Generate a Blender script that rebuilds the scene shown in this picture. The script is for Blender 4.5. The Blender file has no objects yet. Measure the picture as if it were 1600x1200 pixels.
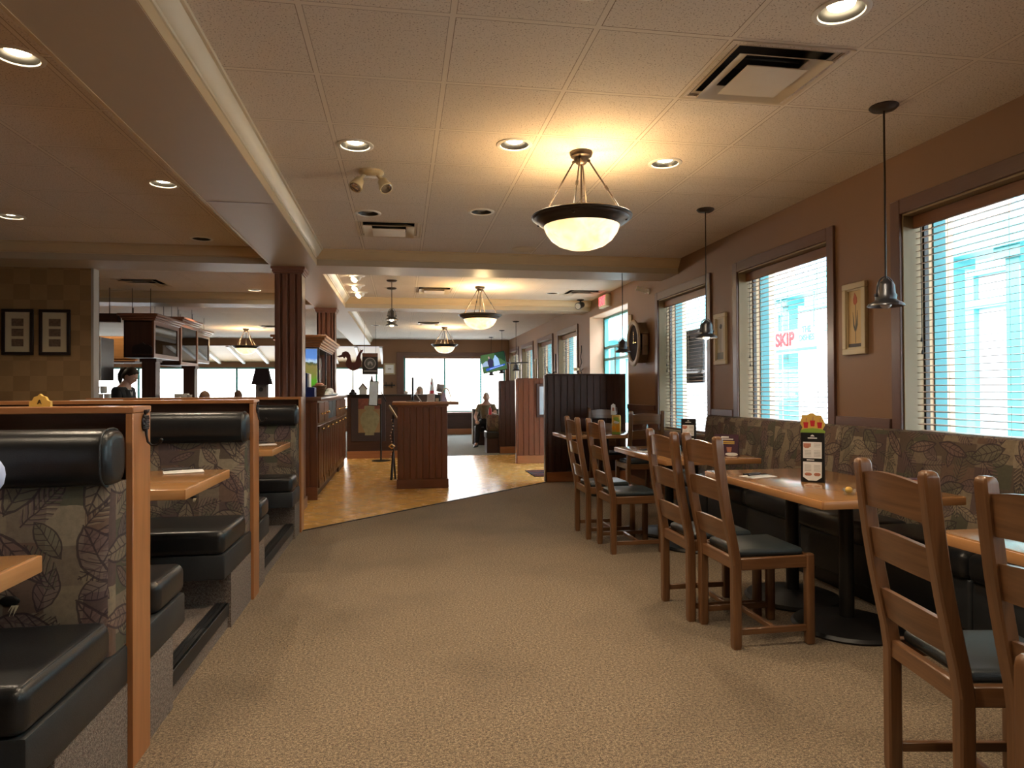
import bpy, bmesh, math, random
from mathutils import Vector, Matrix
PI = math.pi
random.seed(7)
SC = bpy.context.scene
COL = SC.collection

# ------------------------------------------------------------------ camera, world, sun, exposure
H = 1.30
cam_data = bpy.data.cameras.new('camera')
cam = bpy.data.objects.new('camera', cam_data)
COL.objects.link(cam)
SC.camera = cam
cam_data.sensor_fit = 'HORIZONTAL'
cam_data.sensor_width = 36.0
cam_data.lens = 36.0 * 1059.4 / 1600.0
cam_data.clip_start, cam_data.clip_end = 0.05, 200
yaw, pitch, roll = 0.160948, 0.009663, math.radians(-0.3)
fw = Vector((math.sin(yaw) * math.cos(pitch), math.cos(yaw) * math.cos(pitch), math.sin(pitch)))
rt = Vector((math.cos(yaw), -math.sin(yaw), 0))
up = rt.cross(fw)
r2 = math.cos(roll) * rt + math.sin(roll) * up
u2 = -math.sin(roll) * rt + math.cos(roll) * up
cam.matrix_world = Matrix(((r2.x, u2.x, -fw.x, 0), (r2.y, u2.y, -fw.y, 0), (r2.z, u2.z, -fw.z, H), (0, 0, 0, 1)))

SC.view_settings.view_transform = 'Standard'
SC.view_settings.look = 'None'
SC.view_settings.gamma = 1.0
SC.view_settings.use_curve_mapping = False
SC.view_settings.exposure = 0.68

SKY = 10.0
world = bpy.data.worlds.new('daylight_sky')
SC.world = world
world.use_nodes = True
wn = world.node_tree
bg = wn.nodes['Background']
tc = wn.nodes.new('ShaderNodeTexCoord')
sx = wn.nodes.new('ShaderNodeSeparateXYZ')
wn.links.new(tc.outputs['Generated'], sx.inputs[0])
rp = wn.nodes.new('ShaderNodeValToRGB')
rp.color_ramp.elements[0].position = 0.0
rp.color_ramp.elements[0].color = (1.0, 1.0, 1.0, 1)
rp.color_ramp.elements[1].position = 0.9
rp.color_ramp.elements[1].color = (0.72, 0.86, 1.0, 1)
wn.links.new(sx.outputs['Z'], rp.inputs[0])
wn.links.new(rp.outputs['Color'], bg.inputs['Color'])
bg.inputs['Strength'].default_value = SKY

sun_data = bpy.data.lights.new('sun', 'SUN')
sun_data.energy = 6.0
sun_data.angle = math.radians(1.5)
sun_data.color = (1.0, 0.97, 0.9)
sun = bpy.data.objects.new('sun', sun_data)
COL.objects.link(sun)
sun.rotation_euler = Vector((0.62, 0.30, -0.90)).to_track_quat('-Z', 'Y').to_euler()
sun.location = (-5, -5, 14)


def portal(c, sx_, sy_, direction):
    d = bpy.data.lights.new('window_portal', 'AREA')
    d.shape = 'RECTANGLE'
    d.size, d.size_y = sx_, sy_
    d.cycles.is_portal = True
    o = bpy.data.objects.new('window_portal', d)
    COL.objects.link(o)
    o.location = c
    o.rotation_euler = Vector(direction).to_track_quat('-Z', 'Z').to_euler()
    return o


WIN_Y = [(-1.80, -0.40), (0.38, 1.78), (2.53, 3.93), (4.70, 6.10), (6.76, 8.16), (12.2, 13.7), (14.3, 15.8), (16.5, 18.0), (18.6, 20.05)]  # the first two openings are unseen, added to let in more light
WZ0, WZ1 = 0.80, 2.43
for a_, b_ in WIN_Y:
    portal((3.44, (a_ + b_) / 2, (WZ0 + WZ1) / 2), WZ1 - WZ0, b_ - a_, (-1, 0, 0))
portal((3.55, 10.35, 1.3), 2.5, 2.0, (-1, 0, 0))
portal((1.6, 20.62, 1.5), 3.1, 1.75, (0, -1, 0))
portal((-5.3, 22.75, 1.5), 9.4, 1.6, (0, -1, 0))

# ------------------------------------------------------------------ node expressions
class X:
    """a socket with arithmetic"""
    def __init__(s, nt, so): s.nt, s.so = nt, so
    def _m(s, op, *a):
        n = s.nt.nodes.new('ShaderNodeMath'); n.operation = op
        for i, v in enumerate((s,) + a):
            if isinstance(v, X): s.nt.links.new(v.so, n.inputs[i])
            else: n.inputs[i].default_value = v
        return X(s.nt, n.outputs[0])
    def __add__(s, o): return s._m('ADD', o)
    def __radd__(s, o): return s._m('ADD', o)
    def __sub__(s, o): return s._m('SUBTRACT', o)
    def __rsub__(s, o): return (s * -1) + o
    def __mul__(s, o): return s._m('MULTIPLY', o)
    def __rmul__(s, o): return s._m('MULTIPLY', o)
    def __truediv__(s, o): return s._m('DIVIDE', o)
    def lt(s, o): return s._m('LESS_THAN', o)
    def gt(s, o): return s._m('GREATER_THAN', o)
    def floor(s): return s._m('FLOOR')
    def fract(s): return s._m('FRACT')
    def abs(s): return s._m('ABSOLUTE')
    def sin(s): return s._m('SINE')
    def cos(s): return s._m('COSINE')
    def mn(s, o): return s._m('MINIMUM', o)
    def mx(s, o): return s._m('MAXIMUM', o)


def new_mat(name):
    m = bpy.data.materials.new(name)
    m.use_nodes = True
    nt = m.node_tree
    b = nt.nodes['Principled BSDF']
    return m, nt, b


def setin(b, **k):
    names = dict(rough='Roughness', metal='Metallic', spec='Specular IOR Level', coat='Coat Weight', coatr='Coat Roughness', trans='Transmission Weight', ior='IOR', sheen='Sheen Weight')
    for a, v in k.items():
        b.inputs[names[a]].default_value = v


def uvxy(nt):
    t = nt.nodes.new('ShaderNodeTexCoord')
    s = nt.nodes.new('ShaderNodeSeparateXYZ')
    nt.links.new(t.outputs['UV'], s.inputs[0])
    return X(nt, s.outputs[0]), X(nt, s.outputs[1])


def vec(nt, x, y, z=0.0):
    c = nt.nodes.new('ShaderNodeCombineXYZ')
    for i, v in enumerate((x, y, z)):
        if isinstance(v, X): nt.links.new(v.so, c.inputs[i])
        else: c.inputs[i].default_value = v
    return c.outputs[0]


def noise(nt, v, scale, detail=3, rough=0.55, dist=0.0):
    n = nt.nodes.new('ShaderNodeTexNoise')
    n.inputs['Scale'].default_value = scale
    n.inputs['Detail'].default_value = detail
    n.inputs['Roughness'].default_value = rough
    n.inputs['Distortion'].default_value = dist
    if v is not None: nt.links.new(v, n.inputs['Vector'])
    return X(nt, n.outputs['Fac'])


def objco(nt):
    return nt.nodes.new('ShaderNodeTexCoord').outputs['Object']


def uvco(nt):
    return nt.nodes.new('ShaderNodeTexCoord').outputs['UV']


def mixc(nt, f, a, b):
    n = nt.nodes.new('ShaderNodeMix'); n.data_type = 'RGBA'; n.clamp_factor = True
    if isinstance(f, X): nt.links.new(f.so, n.inputs[0])
    else: n.inputs[0].default_value = f
    for i, v in ((6, a), (7, b)):
        if isinstance(v, (tuple, list)): n.inputs[i].default_value = (*v[:3], 1)
        else: nt.links.new(v, n.inputs[i])
    return n.outputs[2]


def ramp(nt, f, stops, const=False):
    n = nt.nodes.new('ShaderNodeValToRGB')
    e = n.color_ramp.elements
    while len(e) < len(stops): e.new(0.5)
    for i, (p, c) in enumerate(stops):
        e[i].position = p; e[i].color = (*c, 1)
    if const: n.color_ramp.interpolation = 'CONSTANT'
    nt.links.new(f.so, n.inputs[0])
    return n.outputs[0]


def white(nt, x, y, z=0.0):
    n = nt.nodes.new('ShaderNodeTexWhiteNoise')
    n.noise_dimensions = '3D'
    nt.links.new(vec(nt, x, y, z), n.inputs['Vector'])
    return X(nt, n.outputs['Value'])


def bump(nt, b, h, strength=0.3, dist=0.01):
    n = nt.nodes.new('ShaderNodeBump')
    n.inputs['Strength'].default_value = strength
    n.inputs['Distance'].default_value = dist
    nt.links.new(h.so, n.inputs['Height'])
    nt.links.new(n.outputs[0], b.inputs['Normal'])


def plain(name, c, rough=0.5, metal=0.0, var=0.08, scale=6.0, bmp=0.0, bscale=200.0, **k):
    m, nt, b = new_mat(name)
    f = noise(nt, objco(nt), scale)
    lo = tuple(x * (1 - var) for x in c); hi = tuple(min(1, x * (1 + var)) for x in c)
    nt.links.new(mixc(nt, f, lo, hi), b.inputs['Base Color'])
    setin(b, rough=rough, metal=metal, **k)
    if bmp: bump(nt, b, noise(nt, objco(nt), bscale), bmp, 0.002)
    return m


def wood(name, c1, c2, rough=0.35, grain=1.0, coat=0.0):
    m, nt, b = new_mat(name)
    u, v = uvxy(nt)
    n1 = noise(nt, vec(nt, u * 1.6 * grain, v * 26 * grain), 1.0, 4, 0.6, 0.6)
    n2 = noise(nt, vec(nt, u * 6 * grain, v * 160 * grain), 1.0, 2)
    f = n1 * 0.75 + n2 * 0.25
    nt.links.new(ramp(nt, f, [(0.3, c1), (0.68, c2)]), b.inputs['Base Color'])
    setin(b, rough=rough, coat=coat, coatr=0.15)
    bump(nt, b, n2, 0.08, 0.002)
    return m


def emit(name, c, s):
    m, nt, b = new_mat(name)
    b.inputs['Base Color'].default_value = (*c, 1)
    b.inputs['Emission Color'].default_value = (*c, 1)
    b.inputs['Emission Strength'].default_value = s
    setin(b, rough=0.4)
    return m


def glass(name, tint=(1, 1, 1), gloss=0.08):
    m = bpy.data.materials.new(name); m.use_nodes = True
    nt = m.node_tree
    for n in list(nt.nodes): nt.nodes.remove(n)
    out = nt.nodes.new('ShaderNodeOutputMaterial')
    t = nt.nodes.new('ShaderNodeBsdfTransparent'); t.inputs[0].default_value = (*tint, 1)
    g = nt.nodes.new('ShaderNodeBsdfGlossy'); g.inputs['Roughness'].default_value = 0.02
    mx = nt.nodes.new('ShaderNodeMixShader'); mx.inputs[0].default_value = gloss
    nt.links.new(t.outputs[0], mx.inputs[1]); nt.links.new(g.outputs[0], mx.inputs[2])
    nt.links.new(mx.outputs[0], out.inputs[0])
    return m


def mat_carpet(name, dark, mid, light, speck):
    m, nt, b = new_mat(name)
    co = uvco(nt)
    f = noise(nt, co, 210, 2, 0.7)
    g = noise(nt, co, 85, 2, 0.6)
    big = noise(nt, co, 0.9, 3)
    c = ramp(nt, f * 0.6 + g * 0.4, [(0.40, dark), (0.5, mid), (0.60, light)])
    c = mixc(nt, noise(nt, co, 90, 1).gt(0.62) * 0.5, c, speck)
    c = mixc(nt, ((big - 0.47) * 4).mx(0).mn(1) * 0.40, c, dark)
    nt.links.new(c, b.inputs['Base Color'])
    setin(b, rough=0.95, spec=0.1, sheen=0.1)
    bump(nt, b, f, 0.7, 0.006)
    return m


def mat_ceiling():
    m, nt, b = new_mat('acoustic_ceiling_tile')
    u, v = uvxy(nt)
    P = 0.61
    w = v - v.gt(4.785) * 0.41 + v.gt(4.99) * 0.0
    du = (((u + 1.0093) / P + 0.5).fract() - 0.5).abs() * P
    dv = (((w - 2.7495) / P + 0.5).fract() - 0.5).abs() * P
    dv2 = (v - 4.99).abs()
    d = du.mn(dv).mn(dv2)
    bar = d.lt(0.012)
    edge = d.gt(0.012) * d.lt(0.0155)  # dark line beside each grid bar, its shadow put into the colour
    cell = white(nt, ((u + 1.0093) / P).floor(), ((w - 2.7495) / P).floor())
    co = vec(nt, u, v)
    sp = noise(nt, co, 120, 2, 0.55)
    sp2 = noise(nt, co, 38, 2, 0.6)
    spk = ((sp - 0.585) * 12).mx(0).mn(1)
    base = mixc(nt, cell * 0.6, (0.74, 0.665, 0.59), (0.67, 0.60, 0.53))
    base = mixc(nt, ((sp2 - 0.4) * 1.5).mx(0).mn(1) * 0.22, base, (0.52, 0.45, 0.37))
    base = mixc(nt, spk * 0.8, base, (0.20, 0.14, 0.10))
    stain = noise(nt, co, 0.8, 3)
    base = mixc(nt, ((stain - 0.55) * 5).mx(0).mn(1) * 0.18, base, (0.50, 0.40, 0.30))
    base = mixc(nt, bar, base, (0.74, 0.665, 0.58))
    base = mixc(nt, edge * (0.45 + 0.5 * white(nt, ((u + 1.0093) / P).floor(), ((w - 2.7495) / P).floor(), 3.0)), base, (0.17, 0.11, 0.07))
    nt.links.new(base, b.inputs['Base Color'])
    setin(b, rough=0.85, spec=0.2)
    bump(nt, b, spk * -1, 0.5, 0.003)
    return m


def mat_leaf():
    m, nt, b = new_mat('leaf_tapestry_fabric')
    u0, v0 = uvxy(nt)
    n1 = noise(nt, vec(nt, u0, v0), 14, 2) - 0.5
    n2 = noise(nt, vec(nt, u0 + 7.3, v0 + 1.7), 14, 2) - 0.5
    u = u0 + n1 * 0.016
    v = v0 + n2 * 0.016
    P = 0.115
    cu = (u / P).floor(); 
    off = white(nt, cu, 3.0) * P
    cv = ((v + off) / (P * 1.1)).floor()
    rc = white(nt, cu, cv, 1.0)
    col = ramp(nt, rc, [(0.0, (0.21, 0.145, 0.085)), (0.2, (0.115, 0.075, 0.048)), (0.36, (0.10, 0.095, 0.055)), (0.52, (0.26, 0.185, 0.10)), (0.66, (0.115, 0.062, 0.055)), (0.8, (0.165, 0.085, 0.048)), (0.92, (0.30, 0.225, 0.13))], True)
    shade = noise(nt, vec(nt, u0, v0), 45, 4, 0.7)
    col = mixc(nt, (shade - 0.35).mx(0) * 0.9, col, (0.055, 0.04, 0.035))

    def leaves(col, Q, seed, frond):
        a = (u + seed * 0.37) / Q; c = (v + seed * 0.61) / Q
        iu, iv = a.floor(), c.floor()
        r1 = white(nt, iu, iv, seed + 0.5); r2_ = white(nt, iu, iv, seed + 8.5)
        ang = r1 * 6.283
        pu = a.fract() - 0.5; pv = c.fract() - 0.5
        cs, sn = ang.cos(), ang.sin()
        x = pu * cs + pv * sn; y = pv * cs - pu * sn
        L = 0.46
        prof = (1 - (x / L) * (x / L)).mx(0)
        ay = y.abs()
        if frond:
            rib = ((x - ay * 0.9) * 9).fract()
            inside = ay.lt(prof * 0.24) * rib.lt(0.5)
            line = ay.lt(0.012) * prof.gt(0.02)
            edge = ay.lt(prof * 0.24) * ((rib - 0.5).abs().lt(0.10))
        else:
            w = prof * (0.13 + 0.12 * r2_)
            inside = ay.lt(w)
            vein = ((x - ay * 0.8) * 7).fract().lt(0.16) * inside
            line = (ay.lt(0.012) * x.gt(-0.48) * x.lt(0.48)).mx(vein)
            edge = (ay - w).abs().lt(0.018) * prof.gt(0.0)
        fill = ramp(nt, r2_, [(0.0, (0.20, 0.10, 0.075)), (0.3, (0.28, 0.20, 0.11)), (0.55, (0.12, 0.115, 0.065)), (0.8, (0.15, 0.085, 0.085))], True)
        col = mixc(nt, inside * 0.55, col, fill)
        return mixc(nt, line.mx(edge) * 0.8, col, (0.045, 0.026, 0.036))
    col = leaves(col, 0.155, 1.0, False)
    col = leaves(col, 0.19, 2.0, True)
    col = leaves(col, 0.23, 3.0, False)
    hs = nt.nodes.new('ShaderNodeHueSaturation'); hs.inputs['Saturation'].default_value = 0.74; hs.inputs['Value'].default_value = 0.88
    nt.links.new(col, hs.inputs['Color']); col = hs.outputs[0]
    nt.links.new(col, b.inputs['Base Color'])
    setin(b, rough=0.85, spec=0.2)
    bump(nt, b, noise(nt, vec(nt, u0, v0), 500, 1), 0.25, 0.002)
    return m


def mat_tile():
    m, nt, b = new_mat('ceramic_floor_tile')
    u, v = uvxy(nt)
    a = (u + v) * 0.7071; c = (v - u) * 0.7071
    P = 0.31
    da = ((a / P).fract() - 0.5).abs(); dc = ((c / P).fract() - 0.5).abs()
    g = da.mx(dc).gt(0.480)
    r = white(nt, (a / P).floor(), (c / P).floor())
    n = noise(nt, vec(nt, u, v), 7, 4)
    col = mixc(nt, r * 0.3 + n * 0.6, (0.78, 0.45, 0.12), (0.88, 0.53, 0.17))
    col = mixc(nt, g, col, (0.25, 0.16, 0.09))
    nt.links.new(col, b.inputs['Base Color'])
    rr = 0.24 + g * 0.4 + n * 0.06
    nt.links.new(rr.so, b.inputs['Roughness'])
    bump(nt, b, g * -1, 0.3, 0.003)
    return m


def mat_checker():
    m, nt, b = new_mat('checkered_wallpaper')
    u, v = uvxy(nt)
    P = 0.165
    ch = (((u / P).floor() + (v / P).floor()) * 0.5).fract().gt(0.25)
    n = noise(nt, vec(nt, u, v), 12, 4)
    r = white(nt, (u / P).floor(), (v / P).floor())
    col = mixc(nt, ch * 0.7 + r * 0.3, (0.36, 0.215, 0.095), (0.26, 0.15, 0.065))
    col = mixc(nt, n * 0.35, col, (0.15, 0.09, 0.04))
    nt.links.new(col, b.inputs['Base Color'])
    setin(b, rough=0.6)
    return m


M = {}
M['cherry'] = wood('cherry_veneer', (0.29, 0.112, 0.038), (0.45, 0.190, 0.072), 0.32, 1.0, 0.2)
M['oak_chair'] = wood('stained_oak', (0.098, 0.042, 0.017), (0.205, 0.096, 0.040), 0.32, 1.2, 0.25)
M['column'] = wood('dull_cherry', (0.18, 0.080, 0.056), (0.27, 0.125, 0.088), 0.35, 1.0, 0.1)  # darker, less saturated cherry for the columns
M['table'] = wood('honey_maple_laminate', (0.255, 0.120, 0.042), (0.315, 0.158, 0.060), 0.16, 0.8, 0.3)
M['table_edge'] = wood('maple_edge', (0.40, 0.19, 0.075), (0.50, 0.25, 0.10), 0.25)
M['mahogany'] = wood('dark_mahogany', (0.042, 0.018, 0.014), (0.072, 0.031, 0.023), 0.48, 1.0, 0.0)
M['panel_brown'] = wood('brown_beadboard', (0.155, 0.054, 0.030), (0.215, 0.080, 0.042), 0.3, 1.0, 0.2)
M['trim_plum'] = wood('plum_brown_trim', (0.110, 0.055, 0.045), (0.14, 0.072, 0.058), 0.38)
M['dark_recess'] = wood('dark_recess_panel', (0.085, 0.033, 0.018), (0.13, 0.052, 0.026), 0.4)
M['baseboard'] = wood('red_oak_baseboard', (0.30, 0.12, 0.05), (0.42, 0.18, 0.075), 0.35)
M['vinyl'] = plain('black_vinyl', (0.012, 0.013, 0.015), 0.30, 0, 0.3, 30, 0.25, 260)
M['vinyl_side'] = plain('black_vinyl_panel', (0.020, 0.023, 0.027), 0.45, 0, 0.3, 14, 0.2, 260)
M['seatpad'] = plain('slate_vinyl', (0.022, 0.030, 0.034), 0.33, 0, 0.3, 20, 0.25, 300)
M['rubber'] = plain('black_rubber', (0.012, 0.013, 0.015), 0.5, 0, 0.2)
M['leaf'] = mat_leaf()
M['carpet'] = mat_carpet('brown_carpet', (0.078, 0.058, 0.042), (0.21, 0.158, 0.105), (0.40, 0.31, 0.205), (0.15, 0.085, 0.065))
M['carpet_step'] = mat_carpet('step_carpet', (0.07, 0.055, 0.05), (0.17, 0.135, 0.115), (0.30, 0.25, 0.21), (0.15, 0.08, 0.07))
M['tile'] = mat_tile()
M['ceiling'] = mat_ceiling()
M['wallpaper'] = mat_checker()
M['wall'] = plain('tan_wall_paint', (0.22, 0.118, 0.062), 0.6, 0, 0.06, 2.5, 0.1, 60)
M['jamb'] = plain('cream_jamb_paint', (0.27, 0.20, 0.105), 0.5, 0, 0.05)
M['beam'] = plain('beam_paint', (0.46, 0.38, 0.28), 0.48, 0, 0.03)
M['beam_face'] = plain('beam_face_paint', (0.56, 0.42, 0.255), 0.5, 0, 0.03)
M['crown'] = plain('cream_crown_paint', (0.62, 0.54, 0.41), 0.42, 0, 0.03)
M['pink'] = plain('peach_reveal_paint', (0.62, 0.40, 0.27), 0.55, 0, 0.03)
M['greywall'] = plain('grey_wall_end', (0.36, 0.33, 0.29), 0.5, 0, 0.04)
M['black'] = plain('black_metal', (0.012, 0.012, 0.013), 0.4, 0.2, 0.1)
M['blackwood'] = plain('black_wood', (0.018, 0.012, 0.012), 0.35, 0, 0.15)
M['iron'] = plain('wrought_iron', (0.03, 0.026, 0.028), 0.4, 0.7, 0.3, 40)
M['pewter'] = plain('pewter_metal', (0.10, 0.105, 0.12), 0.32, 0.8, 0.15, 20)
M['bronze'] = plain('bronze_metal', (0.055, 0.042, 0.036), 0.38, 0.7, 0.2, 20)
M['brass'] = plain('brass', (0.75, 0.55, 0.25), 0.25, 1.0, 0.05)
M['steel'] = plain('steel', (0.6, 0.6, 0.62), 0.18, 1.0, 0.03)
M['white'] = plain('white_paint', (0.78, 0.76, 0.72), 0.45, 0, 0.03)
M['ivory'] = plain('ivory_plastic', (0.62, 0.52, 0.34), 0.45, 0, 0.04)
M['paper'] = plain('white_paper', (0.85, 0.84, 0.82), 0.7, 0, 0.02)
M['cream'] = plain('cream_frame_paint', (0.50, 0.42, 0.27), 0.55, 0, 0.1, 12)
M['mat_card'] = plain('cream_mat_card', (0.52, 0.43, 0.28), 0.7, 0, 0.04)
M['sepia'] = plain('sepia_photo', (0.14, 0.09, 0.06), 0.5, 0, 0.8, 45)
M['teal'] = plain('teal_painted_metal', (0.08, 0.36, 0.39), 0.4, 0, 0.05)
M['blind'] = plain('wooden_blind_slat', (0.24, 0.15, 0.10), 0.4, 0, 0.1, 10)
M['valance'] = wood('blind_valance_wood', (0.16, 0.062, 0.03), (0.22, 0.09, 0.042), 0.4)
M['glass'] = glass('window_glass', (1, 1, 1), 0.018)
M['jar'] = glass('clear_jar_glass', (0.92, 0.95, 0.95), 0.15)
M['skin'] = plain('skin', (0.56, 0.33, 0.24), 0.5, 0, 0.06, 20)
M['hair_dark'] = plain('dark_hair', (0.02, 0.014, 0.012), 0.45, 0, 0.3, 60)
M['hair_grey'] = plain('grey_hair', (0.42, 0.40, 0.38), 0.6, 0, 0.2, 60)
M['hair_brown'] = plain('brown_hair', (0.22, 0.12, 0.07), 0.6, 0, 0.2, 60)
M['cloth_black'] = plain('black_cloth', (0.012, 0.014, 0.018), 0.8, 0, 0.2, 30)
M['cloth_khaki'] = plain('khaki_cloth', (0.22, 0.17, 0.10), 0.85, 0, 0.15, 30)
M['cloth_blue'] = plain('pale_blue_cloth', (0.55, 0.62, 0.88), 0.8, 0, 0.06, 12)
M['cloth_white'] = plain('white_cloth', (0.7, 0.7, 0.7), 0.85, 0, 0.06, 12)
M['red'] = plain('red_print', (0.55, 0.03, 0.04), 0.4, 0, 0.08)
M['green'] = plain('green_print', (0.28, 0.42, 0.06), 0.5, 0, 0.1)
M['yellow'] = plain('yellow_card', (0.72, 0.46, 0.10), 0.5, 0, 0.06)
M['orange'] = plain('orange_juice', (0.85, 0.36, 0.02), 0.3, 0, 0.1, 30)
M['navy'] = plain('navy_box', (0.012, 0.03, 0.17), 0.4, 0, 0.1)
M['purple'] = plain('purple_card', (0.07, 0.025, 0.05), 0.4, 0, 0.15, 30)
M['foodpink'] = plain('food_print', (0.5, 0.2, 0.13), 0.5, 0, 0.5, 120)
M['greytext'] = plain('grey_print', (0.30, 0.27, 0.25), 0.6, 0, 0.05)
M['bulb'] = emit('lit_bulb', (1.0, 0.80, 0.50), 22)
M['bulb_off'] = plain('unlit_lamp_glass', (0.5, 0.5, 0.48), 0.25, 0, 0.05)
M['cone'] = plain('downlight_cone', (0.010, 0.009, 0.008), 0.35, 0.0, 0.1)
M['sideboard'] = wood('red_brown_cherry', (0.135, 0.052, 0.028), (0.20, 0.080, 0.042), 0.28, 1.0, 0.2)
M['pinkwall'] = plain('brownish_pink_cladding', (0.30, 0.21, 0.18), 0.8, 0, 0.08)
M['teal_dark'] = plain('dark_teal_frame', (0.02, 0.15, 0.17), 0.4, 0, 0.05)
M['vent'] = plain('diffuser_paint', (0.60, 0.51, 0.39), 0.45, 0, 0.06, 8)
M['ventdark'] = plain('duct_interior', (0.05, 0.05, 0.055), 0.6)
M['exit_red'] = emit('exit_letters', (1.0, 0.06, 0.08), 2.2)
M['facade'] = plain('pale_stucco', (0.42, 0.45, 0.47), 0.8, 0, 0.04)
M['brick_out'] = plain('pale_brick', (0.62, 0.50, 0.40), 0.85, 0, 0.2, 30)
M['paving'] = plain('concrete_paving', (0.55, 0.53, 0.50), 0.9, 0, 0.08, 4)
M['winblue'] = plain('blue_window_glass', (0.10, 0.22, 0.34), 0.1, 0, 0.1)
M['roofwood'] = plain('pine_ceiling', (0.50, 0.33, 0.17), 0.5, 0, 0.08, 6)


def mat_bowl():
    m, nt, b = new_mat('alabaster_lamp_glass')
    n = noise(nt, objco(nt), 5, 3, 0.5, 1.2)
    c = mixc(nt, ((n - 0.35) * 2.2).mx(0).mn(1), (1.0, 0.66, 0.30), (1.0, 0.90, 0.66))
    nt.links.new(c, b.inputs['Emission Color'])
    nt.links.new(c, b.inputs['Base Color'])
    b.inputs['Emission Strength'].default_value = 0.95
    setin(b, rough=0.3)
    return m


M['bowl'] = mat_bowl()

# ------------------------------------------------------------------ mesh builder
class MB:
    def __init__(s):
        s.v, s.f, s.uv, s.mi = [], [], [], []
        s.m = 0

    def add(s, verts, faces, T=None, axis=None, uvs=None):
        verts = [Vector(p) for p in verts]
        n0 = len(s.v)
        if axis is None and verts:
            ext = [max(p[i] for p in verts) - min(p[i] for p in verts) for i in range(3)]
            axis = ext.index(max(ext))
        ox, oy = random.uniform(0, 9), random.uniform(0, 9)
        if axis == 'raw': ox = oy = 0
        for f in faces:
            ps = [verts[i] for i in f]
            n = Vector((0, 0, 0))
            for i in range(len(ps)):
                a, b = ps[i], ps[(i + 1) % len(ps)]
                n.x += (a.y - b.y) * (a.z + b.z); n.y += (a.z - b.z) * (a.x + b.x); n.z += (a.x - b.x) * (a.y + b.y)
            k = max(range(3), key=lambda i: abs(n[i]))
            ax = [i for i in range(3) if i != k]
            if axis != 'raw' and axis in ax: iu = axis
            else: iu = ax[0]
            iv = [i for i in ax if i != iu][0]
            s.uv.append([(p[iu] + ox, p[iv] + oy) for p in ps])
            s.f.append([i + n0 for i in f]); s.mi.append(s.m)
        if T is not None: verts = [T @ p for p in verts]
        s.v += verts
        return s

    def box(s, c, d, bev=0.0, seg=2, T=None, axis=None):
        x, y, z = (q / 2 for q in d)
        if bev <= 0:
            vs = [(-x, -y, -z), (x, -y, -z), (x, y, -z), (-x, y, -z), (-x, -y, z), (x, -y, z), (x, y, z), (-x, y, z)]
            fs = [(0, 3, 2, 1), (4, 5, 6, 7), (0, 1, 5, 4), (1, 2, 6, 5), (2, 3, 7, 6), (3, 0, 4, 7)]
        else:
            bm = bmesh.new()
            bmesh.ops.create_cube(bm, size=1.0)
            bmesh.ops.scale(bm, vec=d, verts=bm.verts)
            bmesh.ops.bevel(bm, geom=bm.edges[:], offset=min(bev, min(d) * 0.49), segments=seg, profile=0.5, affect='EDGES')
            bm.verts.ensure_lookup_table()
            vs = [v.co.copy() for v in bm.verts]; fs = [[v.index for v in f.verts] for f in bm.faces]
            bm.free()
        TT = Matrix.Translation(c)
        T2 = T @ TT if T is not None else TT
        if axis is None: axis = max(range(3), key=lambda i: d[i])
        if axis == 'raw':
            vs = [TT @ Vector(p) for p in vs]; T2 = T
        return s.add(vs, fs, T2, axis)

    def b2(s, lo, hi, bev=0.0, seg=2, T=None, axis=None):
        c = [(a + b) / 2 for a, b in zip(lo, hi)]
        d = [abs(b - a) for a, b in zip(lo, hi)]
        return s.box(c, d, bev, seg, T, axis)

    def loft(s, rings, cap=True, closed=True, T=None, axis=None):
        n = len(rings[0]); vs = [p for r in rings for p in r]; fs = []
        for i in range(len(rings) - 1):
            for j in range(n if closed else n - 1):
                k = (j + 1) % n
                fs.append((i * n + j, i * n + k, (i + 1) * n + k, (i + 1) * n + j))
        if cap:
            fs.append(tuple(reversed(range(n)))); fs.append(tuple((len(rings) - 1) * n + j for j in range(n)))
        return s.add(vs, fs, T, axis)

    def tube(s, pts, r, n=10, cap=True, T=None, flat=1.0):
        pts = [Vector(p) for p in pts]; rs = r if isinstance(r, (list, tuple)) else [r] * len(pts)
        rings = []; ref = None
        for i, p in enumerate(pts):
            t = (pts[min(i + 1, len(pts) - 1)] - pts[max(i - 1, 0)]).normalized()
            if ref is None:
                ref = Vector((0, 0, 1)) if abs(t.z) < 0.9 else Vector((1, 0, 0))
            a = t.cross(ref)
            if a.length < 1e-5: a = t.cross(Vector((0, 1, 0)))
            a.normalize(); b = a.cross(t).normalized(); ref = b
            rings.append([p + rs[i] * (math.cos(2 * PI * k / n) * a + flat * math.sin(2 * PI * k / n) * b) for k in range(n)])
        return s.loft(rings, cap, True, T)

    def cyl(s, p0, p1, r, n=16, r1=None, T=None):
        return s.tube([p0, p1], [r, r if r1 is None else r1], n, True, T)

    def lathe(s, prof, c=(0, 0, 0), n=28, T=None, cap=False):
        rings = [[Vector((c[0] + r * math.cos(2 * PI * k / n), c[1] + r * math.sin(2 * PI * k / n), c[2] + z)) for k in range(n)] for r, z in prof]
        return s.loft(rings, cap, True, T, 2)

    def prism(s, poly, h, T=None, axis=None):
        a = [Vector((x, y, 0)) for x, y in poly]; b = [Vector((x, y, h)) for x, y in poly]
        return s.loft([a, b], True, True, T, axis)

    def ball(s, c, r, n=14, m=9, T=None):
        r = (r, r, r) if not isinstance(r, (tuple, list)) else r
        rings = []
        for i in range(1, m):
            th = PI * i / m
            rings.append([Vector((c[0] + r[0] * math.sin(th) * math.cos(2 * PI * k / n), c[1] + r[1] * math.sin(th) * math.sin(2 * PI * k / n), c[2] - r[2] * math.cos(th))) for k in range(n)])
        return s.loft(rings, True, True, T)

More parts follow.
